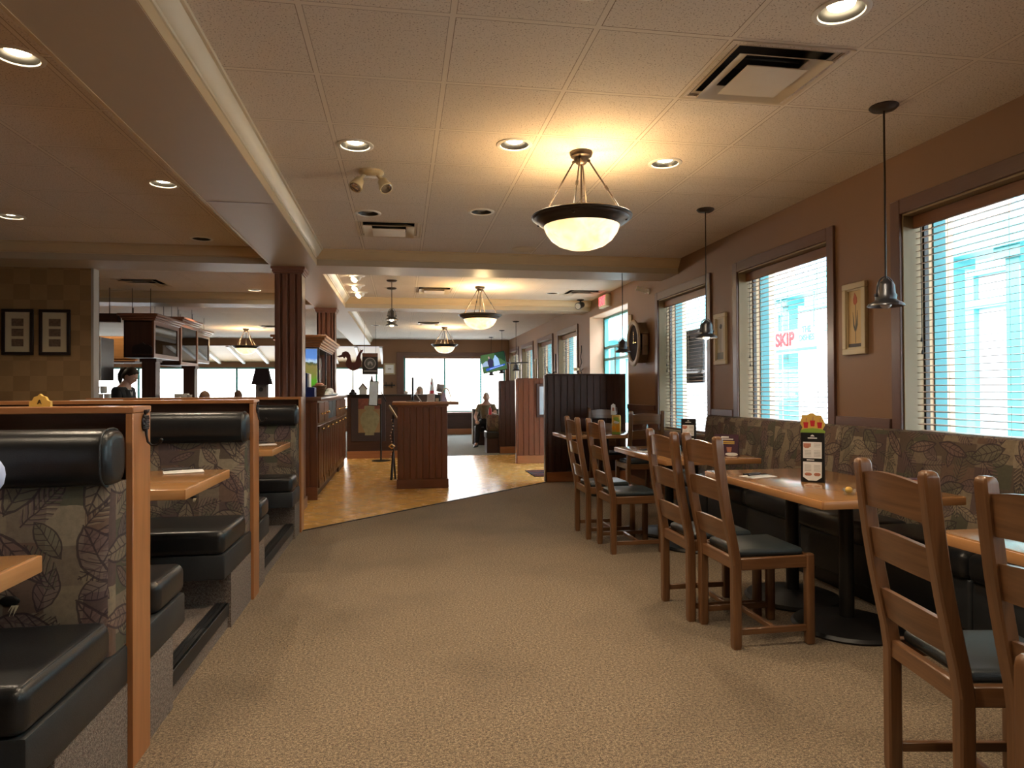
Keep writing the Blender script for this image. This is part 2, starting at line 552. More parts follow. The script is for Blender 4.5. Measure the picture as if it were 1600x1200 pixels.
    def mesh(s, name, mats, smooth=True, angle=38):
        me = bpy.data.meshes.new(name)
        me.from_pydata([tuple(p) for p in s.v], [], s.f)
        uvl = me.uv_layers.new(name='UVMap')
        k = 0
        for q in s.uv:
            for t in q:
                uvl.data[k].uv = t; k += 1
        for q in (mats if isinstance(mats, (list, tuple)) else [mats]): me.materials.append(q)
        for p, i in zip(me.polygons, s.mi): p.material_index = i
        bm = bmesh.new(); bm.from_mesh(me)
        bmesh.ops.recalc_face_normals(bm, faces=bm.faces)
        bm.to_mesh(me); bm.free()
        if smooth:
            me.polygons.foreach_set('use_smooth', [True] * len(me.polygons))
            me.set_sharp_from_angle(angle=math.radians(angle))
        me.update()
        return me


def link(name, me, parent=None, loc=None, rz=None):
    o = bpy.data.objects.new(name, me); COL.objects.link(o)
    if parent is not None: o.parent = parent
    if loc is not None: o.location = loc
    if rz is not None: o.rotation_euler.z = rz
    return o


def part(name, mb, mats, parent, label=None, kind=None, loc=None):
    o = link(name, mb.mesh(name, mats), parent, loc)
    if label: o['label'] = label
    if kind: o['kind'] = kind
    return o


def tag(o, label, cat, group=None, kind=None):
    o['label'] = label; o['category'] = cat
    if group: o['group'] = group
    if kind: o['kind'] = kind
    return o


def thing(name, label, cat, loc=(0, 0, 0), rz=0.0, group=None):
    o = bpy.data.objects.new(name, None); COL.objects.link(o)
    o.empty_display_size = 0.1
    o.location = loc; o.rotation_euler.z = rz
    return tag(o, label, cat, group)


def single(name, mb, mats, label, cat, group=None, loc=None, kind=None, rz=None):
    return tag(link(name, mb.mesh(name, mats), None, loc, rz), label, cat, group, kind)


def struct(name, mb, mats, label=None, cat=None):
    o = link(name, mb.mesh(name, mats)); o['kind'] = 'structure'
    o['label'] = label or ('the room\'s ' + name.replace('_', ' ').rstrip(' 0123456789'))
    o['category'] = cat or name.split('_')[0]
    return o


def dup(root, loc, rz=None, label=None, group=None):
    r = root.copy(); COL.objects.link(r); r.location = loc
    if rz is not None: r.rotation_euler.z = rz
    if label: r['label'] = label
    if group: r['group'] = group
    for ch in list(root.children):
        c = ch.copy(); COL.objects.link(c); c.parent = r
        for g in list(ch.children):
            d = g.copy(); COL.objects.link(d); d.parent = c
    return r


def text_into(name, body, size, mat, parent, loc, rot, extr=0.002, align='CENTER', bold=0.0, sx=1.0):
    cu = bpy.data.curves.new(name, 'FONT'); cu.body = body; cu.size = size; cu.extrude = extr
    cu.align_x = align; cu.align_y = 'CENTER'; cu.offset = bold
    t = bpy.data.objects.new(name, cu); COL.objects.link(t)
    dg = bpy.context.evaluated_depsgraph_get()
    me = bpy.data.meshes.new_from_object(t.evaluated_get(dg))
    bpy.data.objects.remove(t); bpy.data.curves.remove(cu)
    me.materials.clear(); me.materials.append(mat)
    o = bpy.data.objects.new(name, me); COL.objects.link(o)
    o.parent = parent; o.location = loc; o.rotation_euler = rot; o.scale = (sx, 1, 1)
    return o


RX = Matrix.Rotation(PI / 2, 4, 'X')      # polygon plane XY -> XZ, extrusion along -Y
# ------------------------------------------------------------------ the setting
ZC = 2.83
XW = 3.21
mb = MB(); mb.prism([(-5.6, -2.2), (3.41, -2.2), (3.41, 9.4), (2.0, 9.4), (-0.94, 6.56), (-3.3, 6.56), (-3.3, 8.2), (-5.6, 8.2)], 0.06, Matrix.Translation((0, 0, -0.06)), 'raw')
struct('floor', mb, M['carpet'], 'brown flecked carpet of the dining aisle', 'carpet')
mb = MB(); mb.prism([(-0.94, 6.56), (2.0, 9.4), (3.6, 9.4), (3.6, 13.6), (-9.6, 13.6), (-9.6, 8.2), (-3.3, 8.2), (-3.3, 6.56)], 0.06, Matrix.Translation((0, 0, -0.06)), 'raw')
struct('floor_2', mb, M['tile'], 'glossy tan ceramic tile floor around the reception stand', 'tile floor')
mb = MB(); mb.prism([(-9.6, 13.6), (3.41, 13.6), (3.41, 20.5), (-0.55, 20.5), (-0.55, 22.8), (-9.6, 22.8)], 0.06, Matrix.Translation((0, 0, -0.06)), 'raw')
struct('floor_3', mb, mat_carpet('grey_green_carpet', (0.10, 0.10, 0.085), (0.22, 0.22, 0.19), (0.34, 0.34, 0.30), (0.15, 0.14, 0.12)), 'grey carpet of the far dining area', 'carpet')
mb = MB()
d_ = Vector((2.0 + 0.94, 9.4 - 6.56, 0)); L_ = d_.length
mb.box((0, 0, 0.002), (L_, 0.022, 0.008), T=Matrix.Translation((0.53, 7.98, 0)) @ Matrix.Rotation(math.atan2(d_.y, d_.x), 4, 'Z'))
struct('trim_1', mb, M['rubber'], 'dark strip where carpet meets tile', 'trim')

# ceiling with real holes for the recessed fittings
DOWN = [  # x, y, lit, radius
    (1.762, 2.48, 1, .092), (-0.281, 4.302, 1, .092), (0.697, 4.146, 1, .092), (1.759, 4.339, 1, .092), (-0.282, 5.93, 0, .092), (0.675, 5.751, 0, .092),
    (-0.28, 2.45, 1, .092), (0.70, 2.45, 1, .092), (0.2, 0.6, 1, .092), (1.76, 0.6, 1, .092),
    (-1.717, 3.384, 1, .09), (-1.722, 5.301, 1, .09), (-1.966, 7.153, 0, .09), (-2.175, 10.645, 1, .09), (-3.334, 6.469, 1, .09), (-3.30, 3.4, 1, .09), (-1.72, 1.4, 1, .09),
    (2.342, 10.416, 0, .09), (1.2, 12.9, 1, .09), (-0.3, 13.2, 0, .09), (-0.6, 16.0, 0, .09), (-5.0, 12.5, 1, .09), (-3.5, 12.8, 1, .09), (-5.4, 10.6, 1, .09), (-2.0, 13.6, 1, .09)]  # first of the bar downlights is added to brighten the back bar cabinet
VENT = [(1.735, 3.055), (-0.114, 6.50), (0.49, 10.33), (2.80, 10.33), (-3.55, 10.1), (0.60, 15.4), (-3.0, 16.6)]
mb = MB(); mb.b2((-9.7, -2.3, ZC), (3.62, 20.6, ZC + 0.14), axis='raw')
me = mb.mesh('ceiling', M['ceiling'], False)
cut = MB()
for x, y, lit, r in DOWN: cut.cyl((x, y, ZC - 0.1), (x, y, ZC + 0.3), r, 24)
for x, y in VENT: cut.b2((x - .265, y - .265, ZC - 0.1), (x + .265, y + .265, ZC + 0.3))
co_ = link('cutter', cut.mesh('cutter', [M['ceiling']], False)); ce = link('ceiling', me)
bo = ce.modifiers.new('holes', 'BOOLEAN'); bo.operation = 'DIFFERENCE'; bo.object = co_; bo.solver = 'EXACT'
dg = bpy.context.evaluated_depsgraph_get()
me2 = bpy.data.meshes.new_from_object(ce.evaluated_get(dg))
ce.modifiers.clear(); ce.data = me2; bpy.data.objects.remove(co_)
ce['kind'] = 'structure'; ce['label'] = 'speckled beige acoustic tile ceiling in a metal grid'; ce['category'] = 'ceiling'


def wall_x(mb, x0, x1, y0, y1, z1, opens):
    """wall slab between x0..x1 with openings (ya, yb, za, zb)"""
    y = y0
    for ya, yb, za, zb in opens:
        mb.b2((x0, y, 0), (x1, ya, z1), axis='raw')
        if za > 0: mb.b2((x0, ya, 0), (x1, yb, za), axis='raw')
        if zb < z1: mb.b2((x0, ya, zb), (x1, yb, z1), axis='raw')
        y = yb
    mb.b2((x0, y, 0), (x1, y1, z1), axis='raw')


DOOR_Y = (9.34, 11.36)
ops = [(a, b, WZ0, WZ1) for a, b in WIN_Y[:5]] + [(DOOR_Y[0], DOOR_Y[1], 0, 2.56)] + [(a, b, WZ0, WZ1) for a, b in WIN_Y[5:]]
mb = MB(); wall_x(mb, XW, XW + 0.22, -2.2, 20.5, ZC, ops)
struct('wall_right', mb, M['wall'], 'tan painted window wall', 'wall')
mb = MB(); mb.b2((-5.7, -2.35, 0), (3.43, -2.2, ZC)); struct('wall_back', mb, M['wall'], 'tan wall behind the viewer', 'wall')
mb = MB(); mb.b2((-5.75, -2.35, 0), (-5.6, 8.05, ZC)); struct('wall_left', mb, M['wall'], 'tan outer wall beside the booths', 'wall')
mb = MB(); mb.b2((-9.75, 8.05, 0), (-9.6, 22.9, ZC)); struct('wall_left_2', mb, M['wall'], 'tan outer wall beyond the bar', 'wall')
# the wall with two pictures, and its pale end
mb = MB(); mb.b2((-9.6, 8.05, 0), (-3.352, 8.17, 2.66), axis='raw'); struct('wall_front', mb, M['wallpaper'], 'checkered gold wallpaper wall with two framed pictures', 'wall')
mb = MB(); mb.b2((-3.352, 8.045, 0), (-3.325, 8.175, 2.66)); struct('trim_2', mb, M['greywall'], 'grey end cap of the checkered wall', 'trim')
# far wall with its wide window, and the sunroom beyond
mb = MB()
mb.b2((-0.55, 20.3, 0), (0.06, 20.52, ZC)); mb.b2((3.1, 20.3, 0), (3.21, 20.52, ZC))
mb.b2((0.06, 20.3, 0), (3.1, 20.52, 0.65)); mb.b2((0.06, 20.3, 2.34), (3.1, 20.52, ZC))
mb.b2((-9.6, 20.3, 2.62), (-0.55, 20.52, ZC))
mb.b2((-0.55, 20.52, 0), (-0.40, 22.9, 2.62))
struct('wall_far', mb, M['wall'], 'tan far wall around the wide window', 'wall')
mb = MB()
for x0, x1, z0, z1 in ((-9.6, -0.55, 0, 0.72), (-9.6, -0.55, 2.08, 2.25)): mb.b2((x0, 22.6, z0), (x1, 22.75, z1))
struct('wall_far_2', mb, M['wall'], 'low wall under the sunroom windows', 'wall')
# sunroom roof: sloping pine boards and white rafters
mb = MB()
sl = math.atan2(2.62 - 2.2, 2.2)
T_ = Matrix.Translation((0, 20.5, 2.66)) @ Matrix.Rotation(-sl, 4, 'X')
mb.b2((-9.6, 0, 0), (-0.4, 2.4, 0.08), T=T_)
mb.m = 1
for i in range(13): mb.b2((-9.3 + i * 0.72, 0, -0.07), (-9.22 + i * 0.72, 2.35, 0), T=T_)
struct('ceiling_2', mb, [M['roofwood'], M['white']], 'sloping pine sunroom roof with white rafters', 'ceiling')

# beams with crown mouldings
def crown_y(mb, x, s, y0, y1, zb):
    pr_ = [(0, zb + 0.065), (0.012, zb + 0.067), (0.014, zb + 0.080), (0.028, zb + 0.088), (0.045, zb + 0.118), (0.060, zb + 0.138), (0.064, zb + 0.150), (0.078, zb + 0.152), (0.078, ZC), (0, ZC)]
    mb.loft([[Vector((x + s * a, y, b)) for a, b in pr_] for y in (y0, y1)])


def crown_x(mb, y, s, x0, x1, zb):
    pr_ = [(0, zb + 0.065), (0.012, zb + 0.067), (0.014, zb + 0.080), (0.028, zb + 0.088), (0.045, zb + 0.118), (0.060, zb + 0.138), (0.064, zb + 0.150), (0.078, zb + 0.152), (0.078, ZC), (0, ZC)]
    mb.loft([[Vector((x, y + s * a, b)) for a, b in pr_] for x in (x0, x1)])


ZB = 2.66
BX0, BX1 = -1.385, -0.905
mb = MB(); mb.b2((BX0, -2.2, ZB), (BX1, 20.3, ZC), axis='raw')
beam1 = struct('beam', mb, M['beam'], 'long boxed ceiling beam running the length of the room', 'beam')
mb = MB()
for y0, y1 in ((-2.2, 7.46), (8.16, 11.22), (11.88, 20.3)): crown_y(mb, BX1, 1, y0, y1, ZB); crown_y(mb, BX0, -1, y0, y1, ZB)
c = part('crown_moulding', mb, M['crown'], beam1)
mb = MB(); mb.b2((BX0 + .01, 5.10, ZB - .002), (BX1 - .005, 5.106, ZB + .001)); part('joint_line', mb, M['greytext'], beam1)
mb = MB(); mb.b2((BX1, -2.2, ZB + 0.003), (BX1 + 0.004, 20.3, ZB + 0.066)); mb.b2((BX0 - 0.006, -2.2, ZB - 0.004), (BX0 + 0.012, 20.3, ZB + 0.02)); part('edge_strip', mb, M['beam_face'], beam1)
for nm, x0, x1, ya, yb, lab in (('beam', BX1, XW, 7.54, 8.08, 'first cross beam over the dining aisle, beside the large hanging bowl lamp'), ('beam', BX1, XW, 11.30, 11.80, 'second cross beam over the aisle, beyond the entrance'),
                            ('beam', -9.6, BX0, 7.54, 8.08, 'cross beam above the checkered picture wall'), ('beam', -9.6, BX0, 11.0, 11.5, 'cross beam in front of the bar ceiling')):
    mb = MB(); mb.b2((x0, ya, ZB), (x1, yb, ZC), axis='raw')
    b_ = struct(nm, mb, M['beam'], lab, 'beam')
    mb = MB(); crown_x(mb, ya, -1, x0, x1, ZB); crown_x(mb, yb, 1, x0, x1, ZB); part('crown_moulding', mb, M['beam_face'], b_)

# wooden columns under the long beam
for y, lab in ((7.66, 'fluted cherry wood column behind the third booth'), (11.35, 'fluted cherry wood column behind the display case')):
    mb = MB()
    x0, x1 = -1.36, -1.075
    mb.b2((x0 + .03, y + .03, 0), (x1 - .03, y + .255, ZB))
    w_ = (x1 - x0) / 5
    for i in (0, 1.35, 2.7, 4.05):
        xa = x0 + i * w_
        mb.b2((xa, y, 0.12), (xa + w_ * 0.95, y + 0.028, ZB - 0.05), 0.006, 1); mb.b2((xa, y + 0.257, 0.12), (xa + w_ * 0.95, y + 0.285, ZB - 0.05), 0.006, 1)
    for i in (0, 1.35, 2.7, 4.05):
        ya = y + i * w_
        mb.b2((x0, ya, 0.12), (x0 + 0.028, ya + w_ * 0.95, ZB - 0.05), 0.006, 1); mb.b2((x1 - 0.028, ya, 0.12), (x1, ya + w_ * 0.95, ZB - 0.05), 0.006, 1)
    mb.b2((x0 - .015, y - .015, 0), (x1 + .015, y + .30, 0.12))
    for k, (e, z0, z1) in enumerate(((.012, 2.585, 2.60), (.024, 2.60, 2.63), (.036, 2.63, 2.66))): mb.b2((x0 - e, y - e, z0), (x1 + e, y + .285 + e, z1))
    struct('column', mb, M['column'], lab, 'column')

# window parts on the right wall
LABW = ['unseen right-hand window behind the viewer, added for its light', 'unseen right-hand window beside the viewer, added for its light', 'right-hand window with the pewter lamp in front of it', 'right-hand window between the tulip picture and the small flower picture', 'right-hand window with the dark board hung behind it',
        'first right-hand window past the entrance', 'second right-hand window past the entrance', 'third right-hand window past the entrance', 'last right-hand window before the far wall']
for i, (a, b) in enumerate(WIN_Y):
    z0, z1 = WZ0, WZ1
    mb = MB()
    for y0, y1 in ((a - 0.085, a), (b, b + 0.085)): mb.b2((XW - 0.022, y0, z0 - .085), (XW, y1, z1 + 0.095), 0.004, 1)
    mb.b2((XW - 0.022, a, z1), (XW, b, z1 + 0.095), 0.004, 1); mb.b2((XW - 0.03, a - .1, z0 - .085), (XW, b + .1, z0), 0.004, 1)
    w = struct('window_%d' % (i + 1), mb, M['trim_plum'], LABW[i], 'window')
    mb = MB(); e = 0.012
    mb.b2((XW - .002, a, z0), (XW + .2, a + e, z1)); mb.b2((XW - .002, b - e, z0), (XW + .2, b, z1)); mb.b2((XW - .002, a, z1 - e), (XW + .2, b, z1)); mb.b2((XW - .002, a, z0), (XW + .2, b, z0 + e))
    part('jamb', mb, M['jamb'], w)
    mb = MB(); f = 0.016
    x0, x1 = XW + .138, XW + .168
    mb.b2((x0, a + e, z0 + e), (x1, a + e + f, z1 - e)); mb.b2((x0, b - e - f, z0 + e), (x1, b - e, z1 - e)); mb.b2((x0, a + e, z1 - e - f), (x1, b - e, z1 - e)); mb.b2((x0, a + e, z0 + e), (x1, b - e, z0 + e + f))
    part('sash_frame', mb, M['black'], w)
    mb = MB(); mb.b2((XW + .222, b - .01, z0 - .3), (XW + .31, b + .07, z1 + .3)); part('outer_frame', mb, M['teal_dark'], w)
    mb = MB(); mb.b2((XW + .31, b - .01, z0 - .3), (XW + .365, b + .07, z1 + .3)); part('outer_pilaster', mb, M['cream'], w)
    mb = MB(); mb.b2((x0 + .012, a + e + f, z0 + e + f), (x0 + .018, b - e - f, z1 - e - f)); part('pane', mb, M['glass'], w)

# wainscot, cap and baseboards of the right wall
mb = MB()
segs = [(-2.2, -1.9)]
ed = [(-1.90, -0.30), (0.28, 1.88), (2.43, 4.03), (4.60, 6.20), (6.66, 8.26)]
for (a, b), (c_, d_) in zip(ed[:-1], ed[1:]): segs.append((b, c_))
segs.append((8.26, 9.33))
for a, b in segs:
    mb.b2((XW - 0.014, a, 0.1), (XW, b, 1.03)); mb.b2((XW - 0.026, a, 1.03), (XW, b, 1.10), 0.004, 1)
for a, b in ed: mb.b2((XW - 0.014, a, 0.1), (XW, b, 0.71))
struct('trim_3', mb, M['trim_plum'], 'plum brown wainscot and rail below the right-hand windows', 'wainscot')
mb = MB(); mb.b2((XW - 0.02, -2.2, 0), (XW, 9.33, 0.1)); mb.b2((XW - 0.02, 11.37, 0), (XW, 20.3, 0.16)); struct('baseboard_right', mb, M['baseboard'], 'wood baseboard of the window wall', 'baseboard')
mb = MB(); mb.b2((0.06, 20.28, 0.16), (3.2, 20.3, 0.62)); struct('trim_4', mb, M['mahogany'], 'dark wainscot under the far window', 'wainscot')
mb = MB(); mb.b2((-0.55, 20.275, 0), (3.2, 20.3, 0.17)); struct('baseboard_far', mb, M['baseboard'], 'red oak baseboard of the far wall', 'baseboard')

# far window
mb = MB()
mb.b2((-0.15, 20.27, 0.6), (0.06, 20.3, 2.45), 0.004, 1); mb.b2((0.06, 20.27, 2.34), (3.1, 20.3, 2.45), 0.004, 1); mb.b2((-.15, 20.24, 0.60), (3.12, 20.3, 0.66), 0.004, 1)
w = struct('window_10', mb, M['trim_plum'], 'wide far window of three panes', 'window')
mb = MB()
for x in (0.06, 1.24, 2.33, 3.05): mb.b2((x, 20.40, 0.66), (x + 0.05, 20.46, 2.34))
mb.b2((0.06, 20.40, 2.29), (3.1, 20.46, 2.34)); mb.b2((0.06, 20.40, 0.66), (3.1, 20.46, 0.70))
part('mullion_frame', mb, M['teal'], w)
for x0, x1 in ((0.11, 1.24), (1.29, 2.33), (2.38, 3.05)):
    mb = MB(); mb.b2((x0, 20.43, 0.70), (x1, 20.436, 2.29)); part('pane', mb, M['glass'], w)
# sunroom windows
mb = MB()
xs = [-9.55, -8.1, -6.65, -5.2, -3.75, -2.3, -0.85]
for x in xs: mb.b2((x, 22.62, 0.72), (x + 0.06, 22.70, 2.08))
mb.b2((-9.6, 22.62, 2.03), (-0.55, 22.70, 2.08)); mb.b2((-9.6, 22.62, 0.72), (-0.55, 22.70, 0.76))
w = struct('window_11', mb, M['teal'], 'long band of sunroom windows beyond the bar', 'window')
for x in xs[:-1]:
    mb = MB(); mb.b2((x + .06, 22.65, 0.76), (x + 1.45, 22.656, 2.03)); part('pane', mb, M['glass'], w)

# entrance: deep peach reveal and teal glazed door wall
mb = MB()
a, b = DOOR_Y
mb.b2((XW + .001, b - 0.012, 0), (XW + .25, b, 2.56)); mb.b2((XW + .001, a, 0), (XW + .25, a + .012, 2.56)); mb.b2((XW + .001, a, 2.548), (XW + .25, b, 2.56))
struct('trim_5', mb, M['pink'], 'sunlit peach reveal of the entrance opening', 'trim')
mb = MB()
x0, x1 = XW + .25, XW + .32
for y, zt_ in ((a, 2.56), (a + .62, 2.02), (a + 1.35, 2.02), (b - .07, 2.56)): mb.b2((x0, y, 0), (x1, y + .07, zt_))
for z in (0, 1.80, 2.0, 2.51): mb.b2((x0, a, z), (x1, b, z + .045))
d = struct('door_1', mb, M['teal'], 'teal framed glass entrance door', 'door')
for y0, y1 in ((a + .07, a + .62), (a + .69, a + 1.35), (a + 1.42, b - .07)):
    mb = MB()
    for z0, z1 in ((.045, 1.80), (1.845, 2.0), (2.045, 2.51)): mb.b2((x0 + .03, y0, z0), (x0 + .036, y1, z1))
    part('pane', mb, M['glass'], d)

# ------------------------------------------------------------------ outside
mb = MB(); mb.b2((-40, -40, -0.22), (60, 70, -0.12)); struct('ground', mb, M['paving'], 'pale concrete paving outside the windows', 'ground')
t = thing('building', 'pale shop building with blue windows seen through the right-hand blinds', 'building', (9.6, 9, -0.12))
mb = MB(); mb.b2((0, -18, 0), (6, 24, 6.4)); part('wall', mb, M['facade'], t)
mb = MB()
for y in range(-17, 24, 3): mb.b2((-.10, y, 0), (.0, y + .28, 3.3))
mb.b2((-.12, -18, 3.3), (0, 24, 3.55)); mb.b2((-.12, -18, 2.75), (0, 24, 2.9))
part('trim', mb, M['teal'], t)
mb = MB(); mb.b2((-.03, -18, 3.55), (0, 24, 6.4)); part('cladding', mb, M['pinkwall'], t)
for y in range(-17, 23, 3):
    mb = MB(); mb.b2((-.05, y + .9, 3.9), (.02, y + 2.3, 5.2)); part('window', mb, M['winblue'], t)
mb = MB(); mb.b2((-.9, -18, 6.4), (6.3, 24, 6.7)); part('roof', mb, M['white'], t)
t2 = thing('shop_sign', 'red and grey delivery sign outside the blind beside the tulip picture', 'sign', (5.5, 8.80, 1.98))
mb = MB(); mb.b2((-.015, -.56, -.17), (.03, .56, .16)); part('panel', mb, M['paper'], t2)
RS = (PI / 2, 0, -PI / 2)
text_into('lettering', 'SKIP', 0.26, M['red'], t2, (-.019, .27, .03), RS, 0.002, 'CENTER', 0.012)
text_into('lettering', 'THE\nDISHES', 0.115, M['winblue'], t2, (-.019, -.27, .085), RS, 0.002, 'CENTER', 0.005)
mb = MB(); mb.b2((-.019, -.5, -.145), (-.014, .5, -.105)); part('strip', mb, M['winblue'], t2)
mb = MB()
for y_ in (-.4, .4): mb.cyl((.01, y_, .16), (.01, y_, .66), .01, 6)
part('hanger_rod', mb, M['teal'], t2)
# porch posts between the buildings
for y, lab in ((5.38, 'at the near side of the nearest blind'), (6.16, 'in the middle of the nearest blind'), (9.16, 'seen through the blind beside the tulip picture'), (14.4, 'left of the delivery sign'), (17.8, 'outside past the entrance')):
    mb = MB(); mb.b2((5.6, y, -.12), (5.76, y + .16, 2.62), 0.008, 1); mb.b2((5.56, y - .04, -.12), (5.8, y + .2, .1)); mb.b2((5.54, y - .06, 2.52), (5.82, y + .22, 2.62))
    struct('porch_post', mb, M['teal'], 'teal porch post ' + lab, 'post')
mb = MB(); mb.b2((5.5, -6, 2.62), (5.9, 24, 2.9)); struct('porch_beam', mb, M['teal'], 'teal beam of the walkway outside', 'beam')
mb = MB(); mb.b2((-6, 33, -.12), (12, 34, 3.4), axis='raw'); struct('garden_wall', mb, M['brick_out'], 'pale brick wall outside the far window', 'wall')
# dark board behind the third blind
mb = MB(); mb.b2((3.445, 7.40, 1.38), (3.47, 7.86, 2.02)); mb.b2((3.428, 7.45, 1.9), (3.446, 7.50, 1.95)); mb.b2((3.428, 7.76, 1.9), (3.446, 7.81, 1.95)); single('hanging_board', mb, M['black'], 'dark rectangular board hanging outside behind the slats', 'sign')
# ------------------------------------------------------------------ blinds
BL = ['wooden slat blind on the added window behind the viewer', 'wooden slat blind on the added window beside the viewer', 'wooden slat blind at the window behind the pewter lamp', 'wooden slat blind between the tulip picture and the small flower picture', 'wooden slat blind with the dark board showing through',
      'wooden slat blind nearest past the entrance', 'second wooden slat blind past the entrance', 'third wooden slat blind past the entrance', 'wooden slat blind closest to the far wall']
for i, (a, b) in enumerate(WIN_Y):
    t = thing('window_blind', BL[i], 'blind', (XW + 0.108, (a + b) / 2, 0), 0, 'blinds of the right-hand windows')
    w2 = (b - a) / 2 - 0.016
    mb = MB(); mb.b2((-0.045, -w2, WZ1 - 0.095), (-0.02, w2, WZ1 - 0.014), 0.004, 1); part('valance', mb, M['valance'], t)
    mb = MB(); z = WZ1 - 0.115; tl = math.radians(7)
    while z > WZ0 + 0.04:
        mb.box((0, 0, 0), (0.044, 2 * w2, 0.003), T=Matrix.Translation((0, 0, z)) @ Matrix.Rotation(-tl, 4, 'Y'))
        z -= 0.0415
    part('slats', mb, M['blind'], t)
    mb = MB(); mb.b2((-.02, -w2, WZ0 + .014), (.02, w2, WZ0 + .034), .003, 1); part('bottom_rail', mb, M['blind'], t)
    for s_ in (-0.62, 0.0, 0.62):
        mb = MB(); mb.cyl((-.0225, s_ * w2, WZ0 + .03), (-.0225, s_ * w2, WZ1 - .09), .0012, 5); part('ladder_cord', mb, M['cream'], t)
    mb = MB(); mb.cyl((-.03, w2 - .05, 1.62), (-.03, w2 - .05, WZ1 - .09), .0015, 5); mb.lathe([(.001, .03), (.006, .02), (.007, 0), (.001, -.002)], (-.03, w2 - .05, 1.60), 8); mb.cyl((-.03, w2 - .055, 1.54), (-.03, w2 - .055, WZ1 - .09), .0015, 5); mb.lathe([(.001, .03), (.006, .02), (.007, 0), (.001, -.002)], (-.03, w2 - .055, 1.52), 8)
    part('pull_cord', mb, M['black'], t)
t = thing('window_blind', 'pale slat blind across the wide far window', 'blind', (1.58, 20.34, 0), 0, 'blinds of the far window')
for x0, x1 in ((-1.45, -.36), (.75, 1.44)):
    mb = MB(); z = 2.26
    while z > 0.72:
        mb.box((0, 0, 0), (x1 - x0, .03, .002), T=Matrix.Translation(((x0 + x1) / 2, 0, z)) @ Matrix.Rotation(.25, 4, 'X')); z -= .05
    part('slats', mb, M['white'], t)
mb = MB(); mb.b2((-1.5, -.02, 2.27), (1.5, .02, 2.335)); part('headrail', mb, M['valance'], t)

# ------------------------------------------------------------------ ladder-back chairs, facing +x
def chair_parts(t):
    def post_x(z): return -0.20 if z < 0.45 else -0.20 - (z - 0.45) / 0.61 * 0.095 - 0.012 * math.sin((z - .45) / .61 * PI)
    for s_ in (-1, 1):
        mb = MB(); rings = []
        for z in (0, 0.02, 0.2, 0.42, 0.5, 0.6, 0.7, 0.8, 0.9, 1.0, 1.045, 1.058, 1.064):
            h = 0.0225 if z < 1.05 else (0.019 if z < 1.06 else 0.012)
            if z < 0.01: h = 0.019
            x, y = post_x(z), s_ * 0.187
            c_ = 0.005
            rings.append([Vector((x + p * h - (q * 0), y + q * h, z)) for p, q in ((-1, -.75), (-.75, -1), (.75, -1), (1, -.75), (1, .75), (.75, 1), (-.75, 1), (-1, .75))])
        mb.loft(rings, True, True, None, 2); part('back_post', mb, M['oak_chair'], t)
    for z0, z1, arch in ((0.915, 1.03, .018), (0.745, 0.845, .014), (0.54, 0.64, .014)):
        mb = MB(); rings = []
        for k in range(11):
            y = -0.168 + 0.336 * k / 10; q = 1 - (y / 0.168) ** 2
            zt = z1 - 0.012 + arch * q; zb = z0 - 0.010 + (arch * 0.55) * q
            bx = -0.022 * q
            rings.append([Vector((post_x(zb) + bx - .009, y, zb)), Vector((post_x(zb) + bx + .009, y, zb)), Vector((post_x(zt) + bx + .009, y, zt)), Vector((post_x(zt) + bx - .009, y, zt))])
        mb.loft(rings, True, True, None, 1); part('back_slat', mb, M['oak_chair'], t)
    for s_ in (-1, 1):
        mb = MB()
        mb.b2((.178, s_ * .187 - .022, 0), (.222, s_ * .187 + .022, .462), .010, 3); part('front_leg', mb, M['oak_chair'], t)
    mb = MB()
    for s_ in (-1, 1): mb.b2((-.19, s_ * .187 - .014, .392), (.19, s_ * .187 + .014, .452), .004, 1)
    mb.b2((.186, -.17, .392), (.214, .17, .452), .004, 1); mb.b2((-.214, -.17, .392), (-.186, .17, .452), .004, 1)
    part('seat_frame', mb, M['oak_chair'], t)
    mb = MB(); mb.box((0.003, 0, .466), (.36, .345, .044), .020, 4); part('seat', mb, M['seatpad'], t)
    for s_ in (-1, 1):
        mb = MB(); mb.b2((-.18, s_ * .187 - .010, .068), (.18, s_ * .187 + .010, .100), .003, 1); part('stretcher', mb, M['oak_chair'], t)
    mb = MB(); mb.b2((.0, -.18, .070), (.022, .18, .098), .003, 1); part('stretcher', mb, M['oak_chair'], t)


CH = [(1.85, 3.375, 0, 'ladder-back oak chair at the near corner of the table with the drinks menu holder'),
      (1.80, 3.803, 0, 'ladder-back oak chair at the far corner of the table with the drinks menu holder'),
      (1.81, 1.863, -0.175, 'nearest ladder-back oak chair showing its slate seat, at the right edge of the aisle'),
      (1.84, 1.408, 0, 'closest ladder-back oak chair, half cut off by the right side of the photo'),
      (1.85, 5.375, 0, 'ladder-back oak chair nearer the viewer at the table with the purple card'),
      (1.80, 5.93, 0, 'ladder-back oak chair next to the aisle, the one closest to the dark beadboard partition'),
      (2.73, 7.62, PI / 2, 'ladder-back oak chair in front of the table with the orange drinks card'),
      (2.72, 8.72, -PI / 2, 'ladder-back oak chair against the dark partition, behind the orange drinks card')]
ch0 = thing('dining_chair', CH[0][3], 'chair', CH[0][:2] + (0,), CH[0][2], 'ladder-back dining chairs')
chair_parts(ch0)
for x, y, r, lab in CH[1:]: dup(ch0, (x, y, 0), r, lab)

